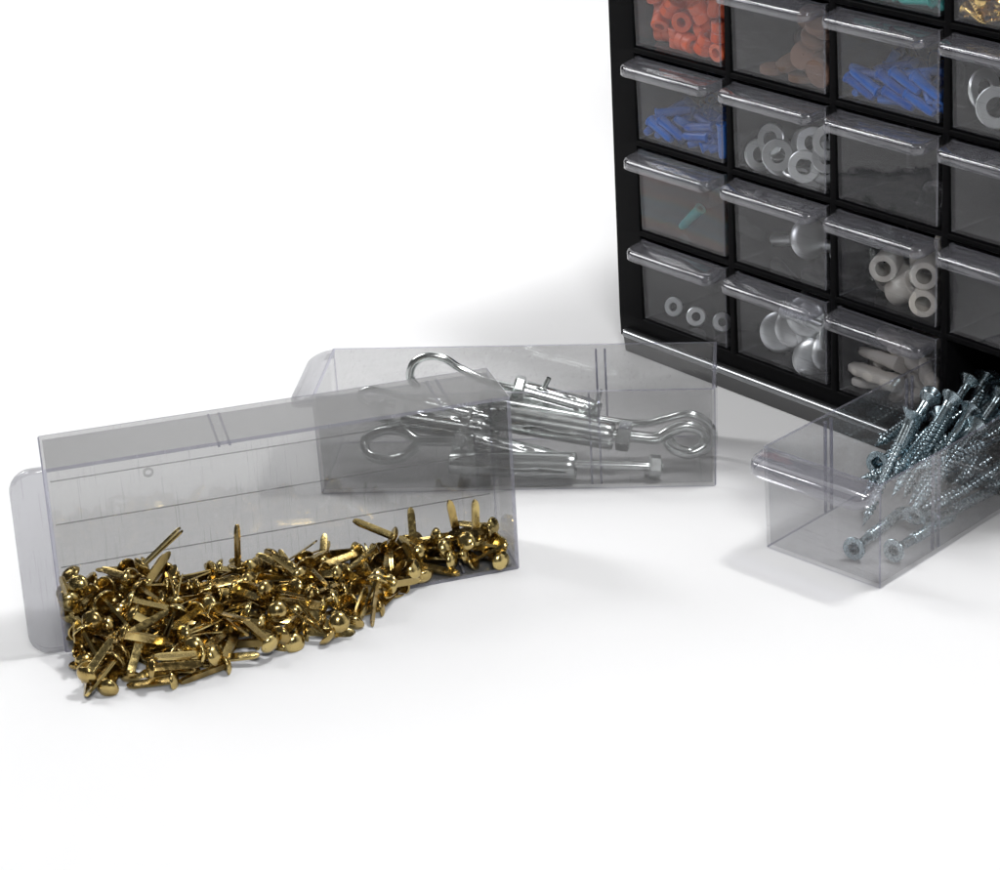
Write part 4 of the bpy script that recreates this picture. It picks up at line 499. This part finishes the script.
# ------------------------------------------------------------------ screws
def threaded(bm, z0, z1, rc, rt, pitch, tip, n=12, per=5):
    total = int((z0 - z1) / pitch * per); rings = []
    for i in range(total + 1):
        z = z0 - (z0 - z1) * i / total; rg = []
        for k in range(n):
            ph = ((z0 - z) / pitch + k / n) % 1.0
            tr = max(0, 1 - abs(ph - .5) / .34)
            f = min(1, (z - z1 + .2) / tip)
            rr = (rc + (rt - rc) * tr) * max(.06, f)
            rg.append(bm.verts.new(Vector((rr * math.cos(2 * math.pi * k / n), rr * math.sin(2 * math.pi * k / n), z)) * MM))
        rings.append(rg)
    for A, B in zip(rings, rings[1:]):
        for k in range(n): bm.faces.new((A[k], A[(k + 1) % n], B[(k + 1) % n], B[k]))
    bm.faces.new(rings[0]); bm.faces.new(rings[-1][::-1])
def screw_head_mesh(r, depth, cross):
    bm = bmesh.new(); n = 24
    top = [bm.verts.new(Vector((r * .97 * math.cos(2 * math.pi * k / n), r * .97 * math.sin(2 * math.pi * k / n), 0)) * MM) for k in range(n)]
    prev = top
    for rr, z in ((r, -.15), (r, -.5), (r * .72, -depth * .55), (r * .45, -depth), (r * .40, -depth - 2.5)):
        ring = [bm.verts.new(Vector((rr * math.cos(2 * math.pi * k / n), rr * math.sin(2 * math.pi * k / n), z)) * MM) for k in range(n)]
        for k in range(n): bm.faces.new((prev[k], prev[(k + 1) % n], ring[(k + 1) % n], ring[k]))
        prev = ring
    bm.faces.new(prev)
    a, b = cross * .22, cross
    cr = [(b, -a), (b, a), (a * 1.2, a * 1.2), (a, b), (-a, b), (-a * 1.2, a * 1.2), (-b, a), (-b, -a), (-a * 1.2, -a * 1.2), (-a, -b), (a, -b), (a * 1.2, -a * 1.2)]
    cv = [bm.verts.new(Vector((x, y, 0)) * MM) for x, y in cr]; cb = [bm.verts.new(Vector((x * .55, y * .55, -2.3)) * MM) for x, y in cr]
    m = len(cr); ed = [bm.edges.get((top[k], top[(k + 1) % n])) for k in range(n)]
    for k in range(m): ed.append(bm.edges.new((cv[k], cv[(k + 1) % m])))
    bmesh.ops.triangle_fill(bm, use_beauty=True, use_dissolve=False, edges=ed)
    for f in [f for f in bm.faces if all(v in cv for v in f.verts)]: bm.faces.remove(f)
    for k in range(m): bm.faces.new((cv[k], cv[(k + 1) % m], cb[(k + 1) % m], cb[k]))
    bm.faces.new(cb)
    return bm_mesh('screw_head', bm, True, 28)
SG = 'long zinc screws in the front clear drawer'
sp = thing('screw', 'x', 'screw', None, SG)
link('screw_head', screw_head_mesh(4.7, 3.6, 2.5), M['zinc'], sp)
bm = bmesh.new(); lathe(bm, [(1.85, -3), (1.9, -14)], 14); threaded(bm, -14, -50, 1.65, 2.5, 2.3, 7)
link('shank', bm_mesh('shank', bm, True, 60), M['zinc'], sp)
first = True
for rec in D['screw']:
    t, lb = rec
    m = place(SCRF, t)
    if first: sp.matrix_world = m; o = sp; first = False
    else: o = copy_tree(sp, m)
    o['label'] = lb

# ------------------------------------------------------------------ hook and eye anchor bolts
def hexnut(name, parent, a, d, af, th, hole=0):
    bm = bmesh.new(); d = Vector(d).normalized()
    Rm = Matrix.Translation(Vector(a) * MM) @ d.to_track_quat('Z', 'X').to_matrix().to_4x4()
    R = af / math.sqrt(3)
    prev = None
    for rr, z in ((R * .8, -th / 2), (R * .98, -th / 2 + .4), (R, -th / 2 + .7), (R, th / 2 - .7), (R * .98, th / 2 - .4), (R * .8, th / 2)):
        ring = [bm.verts.new(Rm @ (Vector((rr * math.cos(math.pi / 3 * k + .4), rr * math.sin(math.pi / 3 * k + .4), z)) * MM)) for k in range(6)]
        if prev:
            for k in range(6): bm.faces.new((prev[k], prev[(k + 1) % 6], ring[(k + 1) % 6], ring[k]))
        else: bm.faces.new(ring[::-1])
        prev = ring
    bm.faces.new(prev)
    return link(name, bm_mesh(name, bm), M['steel'], parent)
def disc(name, parent, a, d, r, th):
    bm = bmesh.new(); lathe(bm, [(0, -th / 2), (r - .3, -th / 2), (r, -th / 2 + .2), (r, th / 2 - .2), (r - .3, th / 2), (0, th / 2)], 22)
    bm.transform(Matrix.Translation(Vector(a) * MM) @ Vector(d).normalized().to_track_quat('Z', 'X').to_matrix().to_4x4())
    return link(name, bm_mesh(name, bm, True, 35), M['steel'], parent)
def sleeve(parent, a, b, r):
    """rolled steel sleeve with two long slits, dimples and a tapered end"""
    A, B = Vector(a), Vector(b); d = (B - A); Ln = d.length; bm = bmesh.new(); n = 40
    prof = [(r * .94, 0), (r, .4)] + [(r, Ln * k / 14) for k in range(1, 13)] + [(r * 1.0, Ln - 7), (r * .86, Ln - .5), (r * .80, Ln)]
    rings = [[bm.verts.new(Vector((rr * math.cos(2 * math.pi * k / n), rr * math.sin(2 * math.pi * k / n), z)) * MM) for k in range(n)] for rr, z in prof]
    for j, (P, Q) in enumerate(zip(rings, rings[1:])):
        for k in range(n):
            if k in (9, 29) and 2 <= j < 11: continue
            if k in (3, 17, 30) and j in (4, 9): continue
            bm.faces.new((P[k], P[(k + 1) % n], Q[(k + 1) % n], Q[k]))
    bm.transform(Matrix.Translation(A * MM) @ d.to_track_quat('Z', 'X').to_matrix().to_4x4())
    o = link('sleeve', bm_mesh('sleeve', bm, True, 50), M['steel'], parent)
    md = o.modifiers.new('thick', 'SOLIDIFY'); md.thickness = .7 * MM; md.offset = -1
    return o
for A in D['anchors']:
    t = thing('anchor_bolt', A['label'], 'anchor bolt', BOLTF, 'anchor bolts in the upright drawer')
    link(A['end'], tube_mesh(A['end'], A['wire'], A['r'], 12), M['steel'], t)
    if 'sleeve' in A: sleeve(t, *A['sleeve'])
    for pn in A.get('pins', []): link('pin', tube_mesh('pin', pn, 1.1, 8, 2), M['steel'], t)
    for nt_ in A.get('nuts', []): hexnut('nut', t, *nt_)
    for ds in A.get('washers', []): disc('washer', t, *ds)

# ------------------------------------------------------------------ what lies in the cabinet drawers
def plug_mesh():
    bm = bmesh.new(); pr = [(1.3, 8), (2.8, 8), (2.8, 7.3)]
    for k in range(7): pr += [(2.4 - .05 * k, 7.0 - 2.0 * k), (2.24 - .05 * k, 5.9 - 2.0 * k)]
    pr += [(1.5, -8), (0, -8)]
    lathe(bm, [(0, 2), (1.3, 2)] + pr, 14); return bm_mesh('plug', bm, True, 35)
def tube(ro, ri, h, n=22):
    bm = bmesh.new(); lathe(bm, [(ri, -h / 2), (ro - .4, -h / 2), (ro, -h / 2 + .4), (ro, h / 2 - .4), (ro - .4, h / 2), (ri, h / 2)], n, close=True); return bm_mesh('tube', bm, True, 35)
def cap_tube():
    bm = bmesh.new(); lathe(bm, [(2.2, -4.5), (2.2, 4.5), (3.8, 4.5), (4.2, 4.1), (4.3, .6), (3.9, .3), (3.9, -.3), (4.4, -.6), (4.8, -4.1), (4.4, -4.5)], 18, close=True); return bm_mesh('cap', bm, True, 35)
def anchor_mesh():
    bm = bmesh.new(); rings = []
    for z, sx, sy in ((14, 3.0, 3.0), (13.4, 4.2, 3.4), (9, 4.3, 3.2), (4, 3.2, 2.6), (0, 4.4, 2.8), (-5, 3.4, 2.4), (-9, 4.0, 2.4), (-13, 2.4, 1.8), (-14, 1.4, 1.2)):
        rings.append([bm.verts.new(Vector((sx * math.copysign(abs(math.cos(a)) ** .6, math.cos(a)), sy * math.copysign(abs(math.sin(a)) ** .6, math.sin(a)), z)) * MM) for a in [2 * math.pi * (k + .5) / 12 for k in range(12)]])
    for A, B in zip(rings, rings[1:]):
        for k in range(12): bm.faces.new((A[k], A[(k + 1) % 12], B[(k + 1) % 12], B[k]))
    bm.faces.new(rings[0]); bm.faces.new(rings[-1]); return bm_mesh('anchor', bm, True, 40)
def small_screw():
    bm = bmesh.new(); lathe(bm, [(0, .9), (1.8, .7), (2.9, .0), (3.1, -.4), (1.5, -1.6)], 14); threaded(bm, -1.5, -14, 1.0, 1.5, 1.3, 3, 8, 4); return bm_mesh('small_screw', bm, True, 40)
def bolt_parts(p):
    bm = bmesh.new(); lathe(bm, [(0, 2.3), (3.5, 2.15), (6.5, 1.7), (8.6, 1.0), (9.3, .3), (9.0, -.2), (0, -.2)], 28)
    link('domed_head', bm_mesh('domed_head', bm, True, 45), M['satin'], p)
    bm = bmesh.new(); box(bm, -2.9, 2.9, -2.9, 2.9, -4.4, -.25); lathe(bm, [(2.7, -4.4), (2.7, -12)], 14); threaded(bm, -12, -29, 2.4, 2.9, 1.4, 1.0, 12, 4)
    link('shank', bm_mesh('bolt_shank', bm, True, 40), M['satin'], p)
ITEMS = {  # data key: (name, drawer, label, category, mesh, material)
 'orange': ('wire_connector', (1, 0), 'orange plastic connector heaped in the upper left cabinet drawer', 'wire connector', cap_tube, 'orange'),
 'blue_a': ('wall_plug', (1, 1), 'blue plastic wall plug in the drawer below the orange connectors', 'wall plug', plug_mesh, 'blue'),
 'blue_b': ('wall_plug', (3, 0), 'blue plastic wall plug in the drawer beside the large washers', 'wall plug', plug_mesh, 'blue'),
 'teal': ('wall_plug', (3, -1), 'teal plastic wall plug in the drawer at the top edge', 'wall plug', plug_mesh, 'teal'),
 'teal_one': ('wall_plug', (1, 2), 'single teal plastic plug leaning in an otherwise empty drawer', 'wall plug', plug_mesh, 'teal'),
 'gold': ('small_screw', (4, -1), 'small gold coloured screw heaped in the drawer at the top edge', 'screw', small_screw, 'gold'),
 'white': ('wall_anchor', (3, 3), 'long off-white plastic wall anchor in the bottom row cabinet drawer', 'wall anchor', anchor_mesh, 'nylon'),
 'spacer': ('spacer', (3, 2), 'round white nylon spacer in the spacer drawer', 'spacer', lambda: tube(6, 3.4, 16), 'nylon'),
 'washer_a': ('washer', (2, 1), 'shiny washer in the drawer below the brown felt pads', 'washer', lambda: tube(7.2, 3.6, 1.3), 'satin'),
 'washer_b': ('washer', (4, 0), 'large shiny washer in the drawer beside the blue plugs', 'washer', lambda: tube(8.6, 4.2, 1.5), 'satin'),
 'washer_c': ('washer', (1, 3), 'small washer standing in the bottom left cabinet drawer', 'washer', lambda: tube(4.6, 2.1, 1.1), 'satin'),
 'brown': ('felt_pad', (2, 0), 'round brown felt pad in the drawer beside the orange connectors', 'felt pad', lambda: tube(6.5, .3, 3), 'brown'),
 'bolt_a': ('domed_bolt', (2, 2), 'domed zinc bolt in the drawer beside the teal plug', 'bolt', None, None),
 'bolt_b': ('domed_bolt', (2, 3), 'domed zinc bolt crowded in the bottom row cabinet drawer', 'bolt', None, None),
}
bolt_proto = None
for key, (nm, dr, lb, cat, mk, mt) in ITEMS.items():
    rows = D[key]; base = DM[dr] @ Matrix.Translation((MM, 0, 0)); grp = None
    if len(rows) > 1: grp = {'washer_c': 'small washers in the bottom left drawer'}.get(key, cat + 's in the drawer of the ' + {'orange': 'orange connectors', 'blue_a': 'left blue plugs', 'blue_b': 'right blue plugs', 'teal': 'teal plugs', 'gold': 'gold screws', 'white': 'white anchors', 'spacer': 'nylon spacers', 'washer_a': 'washers', 'washer_b': 'large washers', 'brown': 'brown pads', 'bolt_a': 'big bolts', 'bolt_b': 'bottom row bolts'}.get(key, ''))
    if mk is None:
        for t in rows:
            m = place(base, t)
            if bolt_proto is None:
                bolt_proto = thing(nm, lb, cat, m, grp); bolt_parts(bolt_proto); o = bolt_proto
            else: o = copy_tree(bolt_proto, m)
            o['label'] = t[7] if len(t) > 7 else lb; o['group'] = grp
    else:
        me = mk(); me.name = nm; me.materials.append(M[mt])
        for t in rows:
            o = bpy.data.objects.new(nm, me); C.objects.link(o); o.matrix_world = place(base, t); tag(o, t[7] if len(t) > 7 else lb, cat, grp)
# the pale hook alone in its drawer
hk = link('plastic_hook', tube_mesh('plastic_hook', [(36, 12, 3), (40, 10, 9), (44, 8, 14), (49, 9, 15), (51.5, 10, 11), (50, 11, 6), (47, 12, 4)], 1.5), M['lip'])
hk.matrix_world = DM[3, 1]; tag(hk, 'pale clear plastic hook lying in the drawer above the spacers', 'hook')
